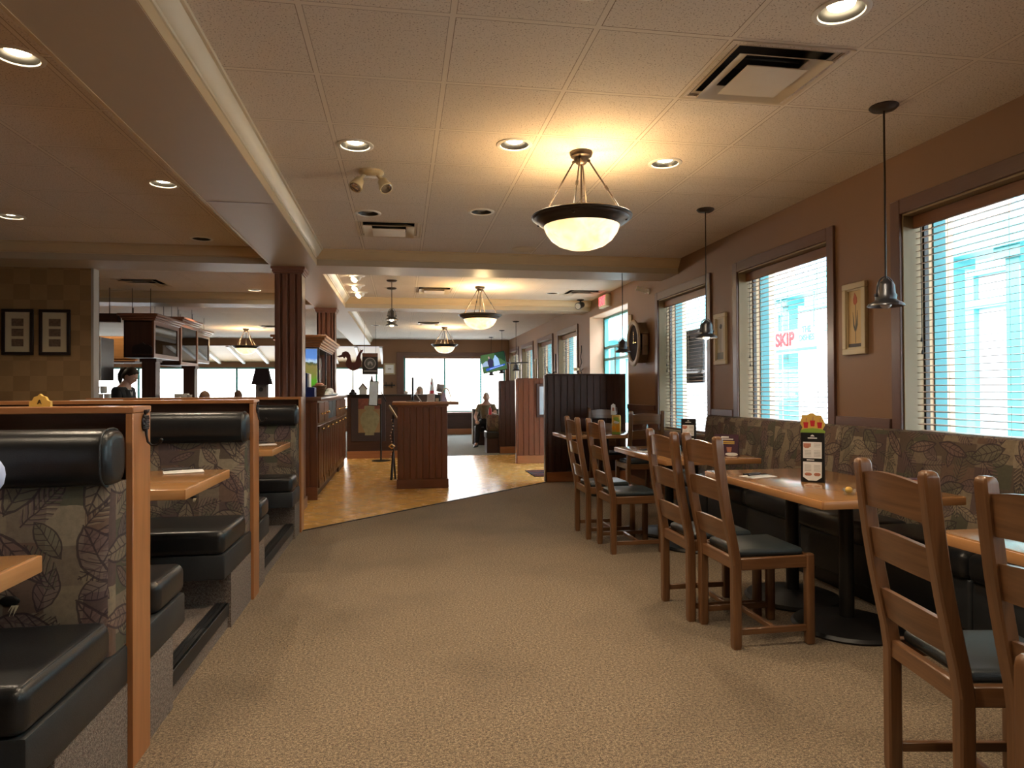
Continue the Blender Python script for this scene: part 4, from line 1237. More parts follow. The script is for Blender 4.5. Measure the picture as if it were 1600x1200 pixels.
# ------------------------------------------------------------------ pictures on the window wall
def tulip(y, z, h, w, kind, lab):
    t = thing('framed_picture', lab, 'picture', (XW - .001, y, z), 0, 'small framed flower pictures')
    a, b = w / 2, h / 2
    mb = MB(); f = .042
    for y0, y1, z0, z1 in ((-a, a, b - f, b), (-a, a, -b, -b + f), (-a, -a + f, -b + f, b - f), (a - f, a, -b + f, b - f)): mb.b2((-.028, y0, z0), (0, y1, z1), .004, 1)
    g = f + .012
    for y0, y1, z0, z1 in ((-a + f, a - f, b - g, b - f), (-a + f, a - f, -b + f, -b + g), (-a + f, -a + g, -b + g, b - g), (a - g, a - f, -b + g, b - g)): mb.b2((-.018, y0, z0), (0, y1, z1))
    part('frame', mb, M['cream'], t)
    mb = MB(); mb.b2((-.008, -a + f, -b + f), (-.002, a - f, b - f)); part('print', mb, plain('parchment', (.55, .40, .20), .7, 0, .15, 9) if kind else plain('pale_parchment', (.50, .47, .42), .7, 0, .1, 9), t)
    TT = Matrix.Translation((-.008, 0, 0)) @ Matrix(((0, 0, -1, 0), (-1, 0, 0, 0), (0, 1, 0, 0), (0, 0, 0, 1)))   # picture x -> -y, y -> z, extrude -> -x
    H_ = b - g
    if kind:
        mb = MB(); mb.prism([(-.002, -H_ + .03), (.002, -H_ + .03), (.004, H_ * .5), (0, H_ * .5)], .001, TT)
        mb.prism([(0, -H_ * .35), (-.012, -.02 - H_ * .1), (-.026, .05), (-.022, .0 - H_ * .25), (-.006, -H_ * .45)], .0012, TT); mb.prism([(0, -H_ * .35), (.01, -H_ * .1), (.022, .06), (.024, -H_ * .22), (.006, -H_ * .45)], .0012, TT); part('stem_print', mb, plain('grey_green_ink', (.10, .10, .09), .7), t)
        mb = MB(); mb.prism([(0, H_ * .48), (-.018, H_ * .55), (-.022, H_ * .70), (-.010, H_ * .86), (-.006, H_ * .93), (.006, H_ * .84), (.018, H_ * .74), (.020, H_ * .58)], .0015, TT); part('flower_print', mb, plain('tulip_ink', (.42, .11, .05), .7, 0, .3, 60), t)
        mb = MB(); mb.b2((-.010, -a + g, -H_), (-.007, a - g, -H_ + .025)); part('ground_print', mb, plain('slate_ink', (.07, .06, .06), .7), t)
    else:
        mb = MB(); mb.prism([(-.0015, -H_ + .05), (.0015, -H_ + .05), (.002, H_ * .5), (-.001, H_ * .5)], .001, TT); mb.prism([(.026 * math.cos(k) * (1 + .15 * math.sin(4 * k)), H_ * .62 + .026 * math.sin(k)) for k in [2 * PI * j / 16 for j in range(16)]], .0012, TT); part('flower_print', mb, plain('blue_grey_ink', (.12, .13, .15), .7), t)
        mb = MB(); mb.b2((-.010, -a + g, -H_), (-.007, a - g, -H_ + .07)); part('ground_print', mb, plain('grey_ink', (.20, .22, .22), .7), t)
    return t


tulip(4.385, 1.80, .512, .25, 1, 'cream framed tulip picture between the two nearest windows')
p_ = tulip(6.455, 1.812, .52, .26, 0, 'cream framed pale flower picture left of the tulip picture')
dup(p_, (XW - .001, 16.15, 1.80), None, 'cream framed narrow picture past the entrance, the nearer one')
dup(p_, (XW - .001, 18.3, 1.80), None, 'cream framed narrow picture past the entrance, the farther one')
# round drum clock
t = thing('wall_clock', 'round drum-shaped wooden wall clock with a dark face, beside the entrance', 'clock', (XW, 8.72, 1.93))
RC = Matrix.Rotation(-PI / 2, 4, 'Y')
mb = MB(); n8 = [(.235 * math.cos(k), .290 * math.sin(k)) for k in [2 * PI * (j + .5) / 8 for j in range(8)]]
mb.loft([[Vector((-x, p, q)) for p, q in n8] for x in (0.0, .13)]); part('case', mb, plain('purple_brown_case', (.045, .028, .034), .5, 0, .1), t)
ring = [[Vector((-.13 - dx, r * .245 * math.cos(a), r * .315 * math.sin(a))) for dx, r in ((0, 1.0), (.018, .99), (.026, .94), (.022, .80), (.004, .76), (0, .78))] for a in [2 * PI * k / 32 for k in range(33)]]
mb.loft(ring, False); part('bezel', mb, plain('tan_ring', (.33, .23, .14), .5, 0, .08), t)
mb = MB(); mb.loft([[Vector((-.131 - dx, .20 * math.cos(a), .25 * math.sin(a))) for a in [2 * PI * k / 28 for k in range(28)]] for dx in (0, .004)]); part('face', mb, plain('dark_clock_face', (.022, .014, .018), .8, 0, .1, spec=.1), t)
mb = MB(); mb.b2((-.142, -.006, -.01), (-.137, .006, .15)); mb.b2((-.145, -.11, -.006), (-.141, .01, .006)); part('hands', mb, M['brass'], t)
mb = MB(); mb.b2((-.10, -.247, -.05), (-.03, -.215, .10)); mb.b2((-.10, -.247, -.17), (-.03, -.205, -.06)); part('side_panel', mb, plain('tan_panel', (.26, .17, .11), .5, 0, .08), t)
mb = MB(); mb.b2((-.03, -.05, -.12), (0, .05, .12), .006, 2); single('thermostat', mb, M['ivory'], 'ivory thermostat box on the wall above the round clock', 'thermostat', None, (XW, 9.18, 2.24))
# wrought iron wall pieces past the entrance
t = thing('wall_sconce', 'wrought iron wall sconce with two pale candle cups, past the entrance', 'sconce', (XW, 11.82, 1.80))
mb = MB(); mb.tube([(-.02, 0, -.2), (-.05, .03, -.1), (-.02, 0, 0), (-.05, -.03, .1), (-.02, .01, .2), (-.03, -.02, .3)], .007, 8); mb.tube([(-.02, -.10, -.12), (-.09, -.08, -.18), (-.10, .08, -.18), (-.02, .1, -.12)], .006, 8); part('scroll', mb, M['iron'], t)
for s_ in (-1, 1):
    mb = MB(); mb.lathe([(.001, -.03), (.03, -.03), (.04, .02), (.034, .02), (.001, -.02)], (-.11, s_ * .09, -.12), 14); part('candle_cup', mb, M['white'], t)
t = thing('wall_hook', 'curved wrought iron wall hook between far windows', 'hook', (XW, 13.98, 1.72))
mb = MB(); mb.b2((-.02, -.03, -.05), (0, .03, .35), .006, 1); mb.tube([(-.01, 0, -.02), (-.10, 0, -.08), (-.18, 0, -.02), (-.2, 0, .08)], .01, 8); part('iron_bar', mb, M['iron'], t)
# ------------------------------------------------------------------ table top things
def holder(x, y, rz, lab, topper):
    t = thing('menu_holder', lab, 'menu holder', (x, y, .7605), rz, 'menu holders')
    mb = MB()
    mb.loft([[Vector((-.062, -.030, 0)), Vector((.062, -.030, 0)), Vector((.062, .030, 0)), Vector((-.062, .030, 0))], [Vector((-.062, -.012, .285)), Vector((.062, -.012, .285)), Vector((.062, .012, .285)), Vector((-.062, .012, .285))]])
    part('case', mb, M['black'], t)
    tl = math.atan2(.018, .285)
    F = Matrix.Translation((0, -.0305, 0)) @ Matrix.Rotation(-tl, 4, 'X')
    mb = MB(); mb.prism([(-.050, .030), (-.022, .010), (.022, .010), (.050, .030), (.050, .118), (-.050, .118)], .0015, F @ RX); mb.prism([(-.050, .138), (.050, .138), (.050, .232), (-.050, .232)], .0015, F @ RX); part('menu_card', mb, M['paper'], t, 'cream menu cards')
    for zs, both in (((.150, .158, .166, .174, .182), 1), ((.066, .074, .082, .090, .098), 1), ((.205, .213, .221), 0)):
        mb = MB()
        for z in zs:
            if both: mb.box((-.024, -.002, z), (.035, .001, .002), T=F)
            mb.box((.026, -.002, z), (.035, .001, .002), T=F)
        part('printed_text', mb, M['greytext'], t)
    mb = MB(); mb.box((-.028, -.002, .214), (.040, .0012, .020), T=F); mb.ball((-.03, -.002, .205), (.016, .0015, .010), 10, 6, F); mb.ball((-.022, -.002, .046), (.020, .0015, .010), 12, 6, F); mb.ball((.026, -.002, .046), (.018, .0015, .011), 12, 6, F); part('food_picture', mb, M['foodpink'], t)
    mb = MB(); mb.box((0, -.002, .255), (.05, .001, .006), T=F); mb.prism([(-.012, .264), (.012, .264), (.006, .272), (0, .275), (-.006, .272)], .001, F @ RX); mb.box((-.01, -.002, .128), (.04, .001, .006), T=F); part('heading_mark', mb, M['paper'], t)
    if topper:
        mb = MB(); mb.prism([(-.062, .30), (-.055, .315), (-.066, .335), (-.064, .36), (-.058, .372), (-.058, .388), (-.030, .388), (-.012, .398), (.004, .398), (.02, .386), (.045, .386), (.055, .365), (.064, .345), (.066, .328), (.054, .305), (.05, .30)], .003, Matrix.Translation((0, .0015, 0)) @ RX); tp = part('topper', mb, M['yellow'], t)
        mb = MB(); mb.prism([(-.066, .283), (.066, .283), (.067, .295), (.05, .306), (0, .312), (-.05, .306), (-.066, .297)], .005, Matrix.Translation((0, .002, 0)) @ RX); part('green_band', mb, M['green'], tp)
        for k, x_ in enumerate((-.036, 0, .038)):
            mb = MB(); s_ = (.312, .322, .312)[k]; mb.prism([(x_ - .010, s_), (x_ + .010, s_), (x_ + .014, s_ + .034), (x_ - .014, s_ + .034)], .001, Matrix.Translation((0, -.002, 0)) @ RX); part('drink_picture', mb, M['red'], tp)
            mb = MB(); mb.prism([(x_, s_ + .034), (x_ + .003, s_ + .034), (x_ + .006, s_ + .058), (x_ + .002, s_ + .058)], .001, Matrix.Translation((0, -.002, 0)) @ RX); part('straw_picture', mb, M['foodpink'], tp)
    return t


holder(2.36, 3.62, math.radians(-40), 'tall black drinks menu holder with a yellow crown-shaped topper', True)
holder(2.47, 5.60, math.radians(-38), 'black menu holder without a topper, on the purple card table', False)
t = thing('drinks_card', 'standing purple drinks card with cup pictures', 'table card', (2.60, 5.16, .7605), math.radians(-38), 'table cards')
mb = MB(); mb.loft([[Vector((-.095, -.035, 0)), Vector((.095, -.035, 0)), Vector((.095, .035, 0)), Vector((-.095, .035, 0))], [Vector((-.095, -.003, .175)), Vector((.095, -.003, .175)), Vector((.095, .003, .175)), Vector((-.095, .003, .175))]]); part('card', mb, M['purple'], t)
F = Matrix.Translation((0, -.0357, 0)) @ Matrix.Rotation(-math.atan2(.032, .175), 4, 'X')
mb = MB()
mb.box((-.01, -.001, .155), (.06, .001, .012), T=F); mb.box((0, -.001, .138), (.11, .001, .010), T=F); part('white_heading', mb, M['paper'], t)
mb = MB(); mb.box((0, -.001, .118), (.13, .001, .012), T=F); mb.box((0, -.001, .104), (.13, .001, .008), T=F); part('yellow_heading', mb, M['yellow'], t)
mb = MB(); mb.ball((-.055, -.001, .05), (.034, .002, .028), 16, 8, F); mb.ball((.045, -.001, .018), (.05, .002, .014), 16, 8, F); part('plate_picture', mb, M['paper'], t)
mb = MB(); mb.prism([(.01, .036), (.04, .036), (.046, .075), (.004, .075)], .002, F @ RX); mb.ball((-.055, -.002, .05), (.022, .002, .018), 14, 7, F); part('coffee_picture', mb, M['foodpink'], t)

t = thing('drinks_card', 'orange drinks card on the table by the dark partition', 'table card', (2.585, 7.98, .7605), math.radians(-28), 'table cards')
mb = MB(); mb.b2((-.055, -.02, 0), (.055, .02, .235), .018, 3); part('card', mb, M['yellow'], t)
mb = MB(); mb.b2((.002, -.0235, .03), (.045, -.020, .125)); mb.ball((-.028, -.021, .075), (.022, .003, .03), 12, 7); part('juice_picture', mb, M['orange'], t)
mb = MB(); mb.ball((.0, -.021, .19), (.034, .003, .022), 12, 7); mb.ball((.02, -.021, .165), (.026, .003, .02), 12, 7); mb.b2((-.05, -.0225, .0), (.05, -.020, .028)); part('green_print', mb, M['green'], t)
mb = MB(); mb.ball((.002, -.022, .145), (.034, .003, .016), 14, 7); part('label_oval', mb, M['paper'], t)
mb = MB(); mb.prism([(-.066, .236), (-.008, .236), (-.008, .25), (-.012, .36), (-.026, .365), (-.036, .378), (-.046, .365), (-.062, .355), (-.066, .28)], .004, RX); part('topper', mb, M['paper'], t)
mb = MB(); mb.b2((-.048, -.0055, .285), (-.024, -.0035, .325)); part('topper_print', mb, M['foodpink'], t)


def cardstack(x, y, rz, lab1, lab2):
    t = thing('napkin_holder', lab1, 'napkin holder', (x, y, .7605), rz, 'napkin holders')
    mb = MB(); mb.b2((-.062, -.035, 0), (.062, .035, .006)); mb.b2((-.062, -.035, 0), (.062, -.031, .085)); mb.b2((-.062, .031, 0), (.062, .035, .085)); part('holder', mb, M['white'], t)
    mb = MB(); mb.b2((-.056, -.028, .006), (.056, .028, .080)); part('napkins', mb, M['paper'], t)
    t = thing('dessert_card', lab2, 'table card', (x + .165, y + .01, .7605), rz, 'table cards')
    mb = MB(); mb.b2((-.06, -.02, 0), (.075, .02, .085), .003, 1); part('card', mb, M['purple'], t)
    mb = MB(); mb.ball((.025, -.020, .028), (.045, .003, .022), 16, 7); part('plate_picture', mb, M['paper'], t)
    mb = MB(); mb.ball((.025, -.0215, .034), (.032, .003, .018), 14, 7); mb.b2((-.055, -.0215, .055), (.07, -.0195, .08)); part('dessert_picture', mb, M['foodpink'], t)
    mb = MB(); mb.b2((-.05, -.0225, .012), (-.022, -.0195, .045)); part('cup_picture', mb, M['white'], t)


cardstack(2.36, 3.06, -.06, 'white napkin holder at the near edge of the menu holder table', 'low dessert card beside the white napkin holder')
mb = MB(); mb.b2((-.06, -.035, 0), (.06, .035, .085), .004, 1); single('napkin_box', mb, M['paper'], 'white napkin box on the purple card table', 'napkin holder', 'napkin holders', (2.33, 5.08, .7605))
t = thing('lemon_dish', 'small glass dish of lemon beside the white napkin holder', 'dish', (2.245, 3.14, .7605))
mb = MB(); mb.lathe([(.001, 0), (.025, 0), (.034, .03), (.031, .03), (.022, .006), (.001, .006)], n=20); part('dish', mb, M['jar'], t)
mb = MB(); mb.ball((0, 0, .025), (.018, .018, .016), 12, 8); part('lemon', mb, M['yellow'], t)
t = thing('glass_bottle', 'clear glass bottle near the window on the table with the orange card', 'bottle', (3.02, 8.15, .7605))
mb = MB(); mb.lathe([(.001, 0), (.036, 0), (.038, .01), (.038, .08), (.03, .11), (.014, .135), (.012, .15)], n=20); part('body', mb, M['jar'], t)
mb = MB(); mb.lathe([(.001, .165), (.014, .163), (.015, .148), (.001, .147)], n=14); part('cap', mb, M['iron'], t)

# ------------------------------------------------------------------ beadboard half partitions by the entrance
def beadpanel(mb, x0, x1, y, z0, z1, n, th=.012):
    w = (x1 - x0) / n
    for k in range(n): mb.b2((x0 + k * w + .003, y - th, z0), (x0 + (k + 1) * w - .003, y, z1), .004, 1)


def halfwall(x0, x1, y, z1, mat, lab):
    t = thing('half_partition', lab, 'partition', (0, 0, 0), 0, 'beadboard partitions by the entrance')
    mb = MB(); mb.b2((x0 + .03, y, 0), (x1, y + .08, z1)); part('core', mb, mat, t)
    mb = MB(); beadpanel(mb, x0 + .035, x1, y, .14, z1, max(4, int((x1 - x0) / .095))); part('beadboard', mb, mat, t)
    mb = MB(); mb.b2((x0, y - .014, 0), (x0 + .034, y + .094, z1 + .006), .008, 3); part('end_post', mb, mat, t)
    mb = MB(); mb.b2((x0 + .02, y - .014, z1), (x1, y + .094, z1 + .02), .004, 1); part('cap', mb, mat, t)
    mb = MB(); mb.b2((x0 + .02, y - .022, 0), (x1, y - .001, .14), .003, 1); part('baseboard', mb, M['baseboard'], t)
    return t


halfwall(2.0, 3.195, 9.42, 1.515, M['mahogany'], 'dark mahogany beadboard half partition behind the last right-hand table')
halfwall(2.0, 3.195, 11.90, 1.50, M['panel_brown'], 'reddish beadboard half partition with a hanging picture, beyond the entrance')
halfwall(1.98, 3.195, 13.90, 1.49, M['mahogany'], 'farthest dark half partition, hiding part of the seated man')
t = thing('framed_picture', 'brown framed pale picture on the reddish half partition past the entrance', 'picture', (2.62, 11.885, 1.12))
mb = MB()
for a in ((-.25, .25, .25, .30), (-.25, .25, -.30, -.25), (-.25, -.20, -.25, .25), (.20, .25, -.25, .25)): mb.b2((a[0], -.03, a[2]), (a[1], 0, a[3]))
part('frame', mb, M['mahogany'], t)
mb = MB(); mb.b2((-.2, -.014, -.25), (.2, -.006, .25)); part('print', mb, plain('pale_blue_print', (.55, .68, .80), .3, 0, .2, 6), t)
t = thing('door_mat', 'black door mat with red stripes at the entrance', 'mat', (2.56, 10.42, 0.001))
mb = MB(); mb.b2((-.60, -.38, 0), (.60, .38, .010), .003, 1); part('pile', mb, plain('black_mat_pile', (.02, .02, .025), .95, 0, .2, 60), t)
mb = MB()
for y_ in (-.35, .33, -.16, .14): mb.b2((-.58, y_, .010), (.58, y_ + .022, .012))
part('stripe', mb, M['red'], t)

# ------------------------------------------------------------------ reception stand
t = thing('reception_stand', 'brown beadboard reception stand on the tile floor', 'stand', (0.27, 9.14, 0))
mb = MB(); mb.b2((-.33, .014, 0), (.33, .75, 1.115)); part('body', mb, M['cherry'], t)
mb = MB(); beadpanel(mb, -.335, .335, .014, .125, 1.115, 8); part('beadboard', mb, M['panel_brown'], t)
mb = MB(); mb.b2((-.342, -.010, 0), (.342, .012, .125), .003, 1); mb.b2((.33, .0, 0), (.345, .76, .125), .003, 1); part('baseboard', mb, M['panel_brown'], t)
mb = MB(); mb.b2((-.40, -.05, 1.115), (.375, .80, 1.155), .008, 3); mb.b2((.36, .16, 1.108), (.50, .80, 1.150), .006, 2); part('counter_top', mb, M['cherry'], t)
mb = MB(); mb.b2((-.36, -.02, 1.09), (.35, .012, 1.115), .004, 1); part('moulding', mb, M['panel_brown'], t)
zt = 1.1552
t = thing('monitor', 'thin black computer monitor seen edge-on on the reception stand', 'monitor', (0.145, 9.50, zt))
mb = MB(); mb.lathe([(.001, 0), (.09, 0), (.09, .008), (.02, .014), (.018, .1), (.001, .1)], n=20); part('stand', mb, M['black'], t)
mb = MB(); mb.b2((-.012, -.19, .06), (.012, .19, .33), .004, 1); part('screen_case', mb, M['black'], t)
mb = MB(); mb.b2((.0121, -.18, .075), (.014, .18, .32)); part('screen', mb, emit('monitor_screen', (.6, .85, .9), 1.0), t)
t = thing('tablet', 'slanted white-edged tablet beside the monitor', 'tablet', (0.26, 9.32, zt))
mb = MB(); mb.box((0, 0, .082), (.012, .14, .16), .004, 1, T=Matrix.Rotation(-.6, 4, 'Y') ); part('body', mb, M['white'], t)
mb = MB(); mb.b2((-.02, -.05, 0), (.07, .05, .012)); part('foot', mb, M['black'], t)
t = thing('desk_flag', 'little red and white flag on the reception stand', 'flag', (0.41, 9.45, zt))
mb = MB(); mb.lathe([(.001, 0), (.035, 0), (.035, .012), (.004, .02), (.001, .02)], n=16); mb.cyl((0, 0, .01), (.0, 0, .34), .004, 8); part('stick', mb, M['brass'], t)
mb = MB(); rr = [(.004, .33, 0), (.013, .30, 1), (.022, .22, 2), (.028, .15, 3)]
rings = [[Vector((r * math.cos(a) * (1 + .3 * math.sin(3 * a)), .6 * r * math.sin(a), z)) for a in [2 * PI * k / 14 for k in range(14)]] for r, z, _ in rr]; mb.loft(rings); part('white_cloth', mb, M['cloth_white'], t)
mb = MB(); rings = [[Vector((r * math.cos(a) * (1 + .3 * math.sin(3 * a)), .6 * r * math.sin(a), z)) for a in [2 * PI * k / 14 for k in range(14)]] for r, z in ((.0285, .15), (.032, .10), (.036, .06))]; mb.loft(rings); mb.ball((-.01, -.014, .25), (.008, .004, .02), 8, 6); part('red_cloth', mb, M['red'], t)
t = thing('picture_stand', 'small white framed notice on the reception stand', 'notice', (0.385, 9.20, zt), -.15)
mb = MB(); mb.box((0, 0, .055), (.10, .006, .11), T=Matrix.Rotation(-.2, 4, 'X')); part('frame', mb, M['white'], t)
mb = MB(); mb.box((0, -.005, .055), (.08, .004, .085), T=Matrix.Rotation(-.2, 4, 'X')); part('notice', mb, plain('pinkish_notice', (.6, .5, .46), .6, 0, .2, 40), t)
t = thing('card_dispenser', 'black card dispenser with cream cards on the reception stand', 'card holder', (0.475, 9.36, zt))
mb = MB(); mb.b2((-.045, -.02, 0), (.045, .04, .095), .01, 2); part('case', mb, M['black'], t)
mb = MB(); mb.b2((-.022, -.026, .005), (.022, -.019, .045)); part('cards', mb, M['mat_card'], t)
t = thing('ribbon_arch', 'cream arched headband display at the right end of the reception stand', 'display', (0.60, 9.40, zt))
mb = MB(); rings = []
for k in range(15):
    a = PI * k / 14; c_, s_ = math.cos(a), math.sin(a)
    rings.append([Vector((.07 * c_ * q, p, .19 * s_ * q)) for q, p in ((1, -.03), (1, .03), (.9, .03), (.9, -.03))])
mb.loft(rings); part('arch', mb, M['mat_card'], t)
mb = MB(); mb.loft([[Vector((-.10, -.02, 0)), Vector((.02, -.02, 0)), Vector((.02, .03, 0)), Vector((-.10, .03, 0))], [Vector((-.05, -.005, .15)), Vector((-.03, -.005, .15)), Vector((-.03, .005, .15)), Vector((-.05, .005, .15))]]); part('lilac_card', mb, plain('lilac_card', (.45, .40, .55), .6, 0, .3, 30), t)
t = thing('wooden_block', 'brown wooden block ornament behind the little flag', 'ornament', (0.52, 9.62, zt), .2)
mb = MB(); mb.b2((-.03, -.03, 0), (.03, .03, .12)); mb.box((-.015, 0, .185), (.10, .06, .11), .006, 1, T=Matrix.Rotation(.15, 4, 'Y')); part('block', mb, M['oak_chair'], t)
# menu lectern with beaded cord left of the stand
t = thing('menu_stand', 'slanted menu stand with a gold knot, left of the reception stand', 'menu stand', (-.13, 10.14, 0))
mb = MB()
for s_ in (-1, 1): mb.tube([(s_ * .03, s_ * .06, 0), (0, 0, .45), (0, 0, .95)], [.016, .014, .012], 10)
mb.tube([(-.02, .10, 0), (0, 0, .45)], .014, 8); part('leg', mb, M['blackwood'], t)
mb = MB(); mb.box((.0, 0, 1.0), (.02, .34, .22), .004, 1, T=Matrix.Translation((0, 0, 1.0)) @ Matrix.Rotation(-.55, 4, 'Y') @ Matrix.Translation((0, 0, -1.0))); part('board', mb, M['mat_card'], t)
mb = MB(); mb.box((-.014, -.02, 1.0), (.004, .26, .16), T=Matrix.Translation((0, 0, 1.0)) @ Matrix.Rotation(-.55, 4, 'Y') @ Matrix.Translation((0, 0, -1.0))); part('menu_sheet', mb, M['greytext'], t)
mb = MB()
for k in range(14): mb.ball((-.02 + .02 * math.sin(k * .9), -.10, .88 - k * .045), .010, 8, 6)
part('beads', mb, M['steel'], t)
mb = MB(); mb.tube([(-.06, -.1, .50), (-.02, -.12, .53), (.02, -.1, .50), (-.02, -.09, .47), (-.06, -.1, .50)], .012, 8); part('knot', mb, M['brass'], t)

# ------------------------------------------------------------------ sideboard cabinet beside the column
t = thing('sideboard_cabinet', 'long cherry sideboard cabinet with brass knobs beside the column', 'cabinet', (0, 0, 0))
cx0, cx1, cy0, cy1 = -1.62, -.985, 8.42, 12.35
mb = MB(); mb.b2((cx0, cy0, .10), (cx1 - .02, 11.28, 1.19)); mb.b2((-1.055, 11.28, .10), (cx1 - .02, cy1, 1.19)); part('body', mb, M['sideboard'], t)
mb = MB(); mb.b2((cx0, cy0 + .03, 0), (cx1 - .06, 11.28, .10)); mb.b2((-1.05, 11.28, 0), (cx1 - .03, cy1, .10)); part('plinth', mb, M['mahogany'], t)
mb = MB(); beadpanel(mb, cx0, cx1 - .02, cy0, .16, 1.17, 7); mb.b2((cx0, cy0 - .02, .0), (cx1 - .02, cy0 + .01, .16), .003, 1); part('end_panel', mb, M['sideboard'], t)
mb = MB(); mb.b2((cx0, cy0 - .035, 1.19), (cx1 + .03, 11.28, 1.235), .006, 2); mb.b2((-1.055, 11.275, 1.19), (cx1 + .03, cy1, 1.235), .006, 2); part('cabinet_top', mb, M['sideboard'], t)
n = 7; w = (cy1 - cy0) / n
for k in range(n):
    ya, yb = cy0 + k * w + .02, cy0 + (k + 1) * w - .02
    for q in range(2):
        a = ya + (yb - ya) * q / 2 + .004; b = ya + (yb - ya) * (q + 1) / 2 - .004
        mb = MB(); mb.b2((cx1 - .02, a, .14), (cx1 - .008, b, .88)); mb.b2((cx1 - .008, a, .14), (cx1, a + .05, .88)); mb.b2((cx1 - .008, b - .05, .14), (cx1, b, .88)); mb.b2((cx1 - .008, a, .80), (cx1, b, .88)); mb.b2((cx1 - .008, a, .14), (cx1, b, .22))
        d = part('door', mb, M['sideboard'], t)
        kb = MB(); yk = b - .035 if q == 0 else a + .035
        kb.cyl((cx1, yk, .84), (cx1 + .014, yk, .84), .005, 8); kb.ball((cx1 + .02, yk, .84), .013, 10, 7); part('knob', kb, M['brass'], d)
    if k in (2, 3):
        mb = MB(); mb.b2((cx1 - .018, ya, .93), (cx1 - .012, yb, 1.17)); part('niche_shade_panel', mb, M['ventdark'], t)  # flat dark panel on the solid body, coloured as the shade inside a niche
    else:
        mb = MB(); mb.b2((cx1 - .02, ya + .004, .92), (cx1, yb - .004, 1.165), .005, 1); d = part('drawer', mb, M['sideboard'], t)
        for yy in (ya + .15, yb - .15):
            kb = MB(); kb.cyl((cx1, yy, 1.03), (cx1 + .014, yy, 1.03), .005, 8); kb.ball((cx1 + .02, yy, 1.03), .013, 10, 7); part('knob', kb, M['brass'], d)
zt = 1.2355
t = thing('display_case', 'tall glass display case with a carved cornice and landscape panel on the cabinet', 'display case', (0, 0, zt))
mb = MB(); mb.b2((-1.60, 9.42, 0), (-1.10, 11.2, .04)); mb.b2((-1.60, 9.42, .645), (-1.10, 11.2, .69))
for x, y in ((-1.60, 9.42), (-1.12, 9.42), (-1.12, 11.18), (-1.60, 11.18), (-1.12, 10.3)): mb.b2((x, y, 0), (x + .02, y + .02, .69))
part('frame', mb, M['blackwood'], t)
mb = MB()
for k, (e, z0, z1) in enumerate(((.015, .66, .69), (.03, .69, .72), (.055, .72, .75), (.085, .75, .785), (.11, .785, .82))): mb.b2((-1.60 - e, 9.42 - e, z0), (-1.10 + e, 11.2 + e, z1), .006, 1)
part('cornice', mb, M['cherry'], t)
mb = MB(); mb.b2((-1.105, 9.45, .04), (-1.10, 11.18, .645)); mb.b2((-1.58, 9.424, .04), (-1.12, 9.43, .645)); part('glass', mb, M['glass'], t)
m_, nt, b_ = new_mat('landscape_panel')
tc_ = nt.nodes.new('ShaderNodeTexCoord'); sp_ = nt.nodes.new('ShaderNodeSeparateXYZ'); nt.links.new(tc_.outputs['Object'], sp_.inputs[0])
zz = X(nt, sp_.outputs[2]) + (noise(nt, tc_.outputs['Object'], 9, 4) - 0.5) * 0.16
col = ramp(nt, zz / .66, [(0.0, (.03, .14, .01)), (.34, (.09, .32, .02)), (.46, (.20, .20, .05)), (.62, (.24, .20, .06)), (.68, (.06, .09, .04)), (.72, (.55, .72, .90)), (.8, (.12, .28, .70)), (1, (.10, .24, .62))])
nt.links.new(col, b_.inputs['Base Color']); nt.links.new(col, b_.inputs['Emission Color']); b_.inputs['Emission Strength'].default_value = .55; setin(b_, rough=.25)
mb = MB(); mb.b2((-1.57, 9.44, .045), (-1.13, 9.455, .64)); part('landscape_panel', mb, m_, t)
mb = MB()
for k in range(5): mb.tube([(-1.3 + .03 * math.sin(k * 2), 9.8 + k * .25, .04), (-1.28 + .05 * math.sin(k), 9.82 + k * .25, .25), (-1.25, 9.8 + k * .25, .40 + .03 * (k % 2))], [.03, .035, .004], 8)
part('plants', mb, M['green'], t)
# things standing on the cabinet
mb = MB(); mb.b2((-1.26, 8.62, 0), (-1.06, 8.80, .115), .004, 1); mb.b2((-1.25, 8.63, .115), (-1.07, 8.66, .12)); single('blue_box', mb, M['navy'], 'dark blue box on the near end of the cabinet', 'box', None, (0, 0, zt))
t = thing('binder', 'tall blue and white binder standing by the column', 'binder', (-1.19, 8.88, zt))
mb = MB(); mb.b2((-.028, -.02, 0), (.012, .20, .30), .003, 1); part('cover', mb, M['navy'], t)
mb = MB(); mb.b2((.012, -.01, .01), (.032, .20, .29)); part('pages', mb, M['paper'], t)
t = thing('wicker_basket', 'brown wicker basket behind the blue box', 'basket', (-1.06, 9.12, zt))
mb = MB()
for k in range(9): mb.lathe([(.055 + .004 * k, .016 * k), (.064 + .004 * k, .016 * k + .008), (.055 + .004 * k, .016 * k + .016), (.046 + .004 * k, .016 * k + .008), (.055 + .004 * k, .016 * k)], n=20)
mb.lathe([(.001, .0), (.05, .0), (.05, .01), (.001, .01)], n=16); part('weave', mb, M['oak_chair'], t)
mb = MB(); mb.ball((0, 0, .15), (.06, .06, .03), 14, 8); part('contents', mb, M['foodpink'], t)
t = thing('folded_linen', 'heap of white folded napkins along the cabinet top', 'napkins', (-1.03, 9.9, zt))
for k, (y_, h_) in enumerate(((-.35, .02), (-.1, .035), (.2, .06), (.55, .03), (.9, .022))):
    mb = MB(); mb.ball((.0, y_, h_ * .99), (.055, .16, h_), 16, 8); part('napkin', mb, M['cloth_white'], t)

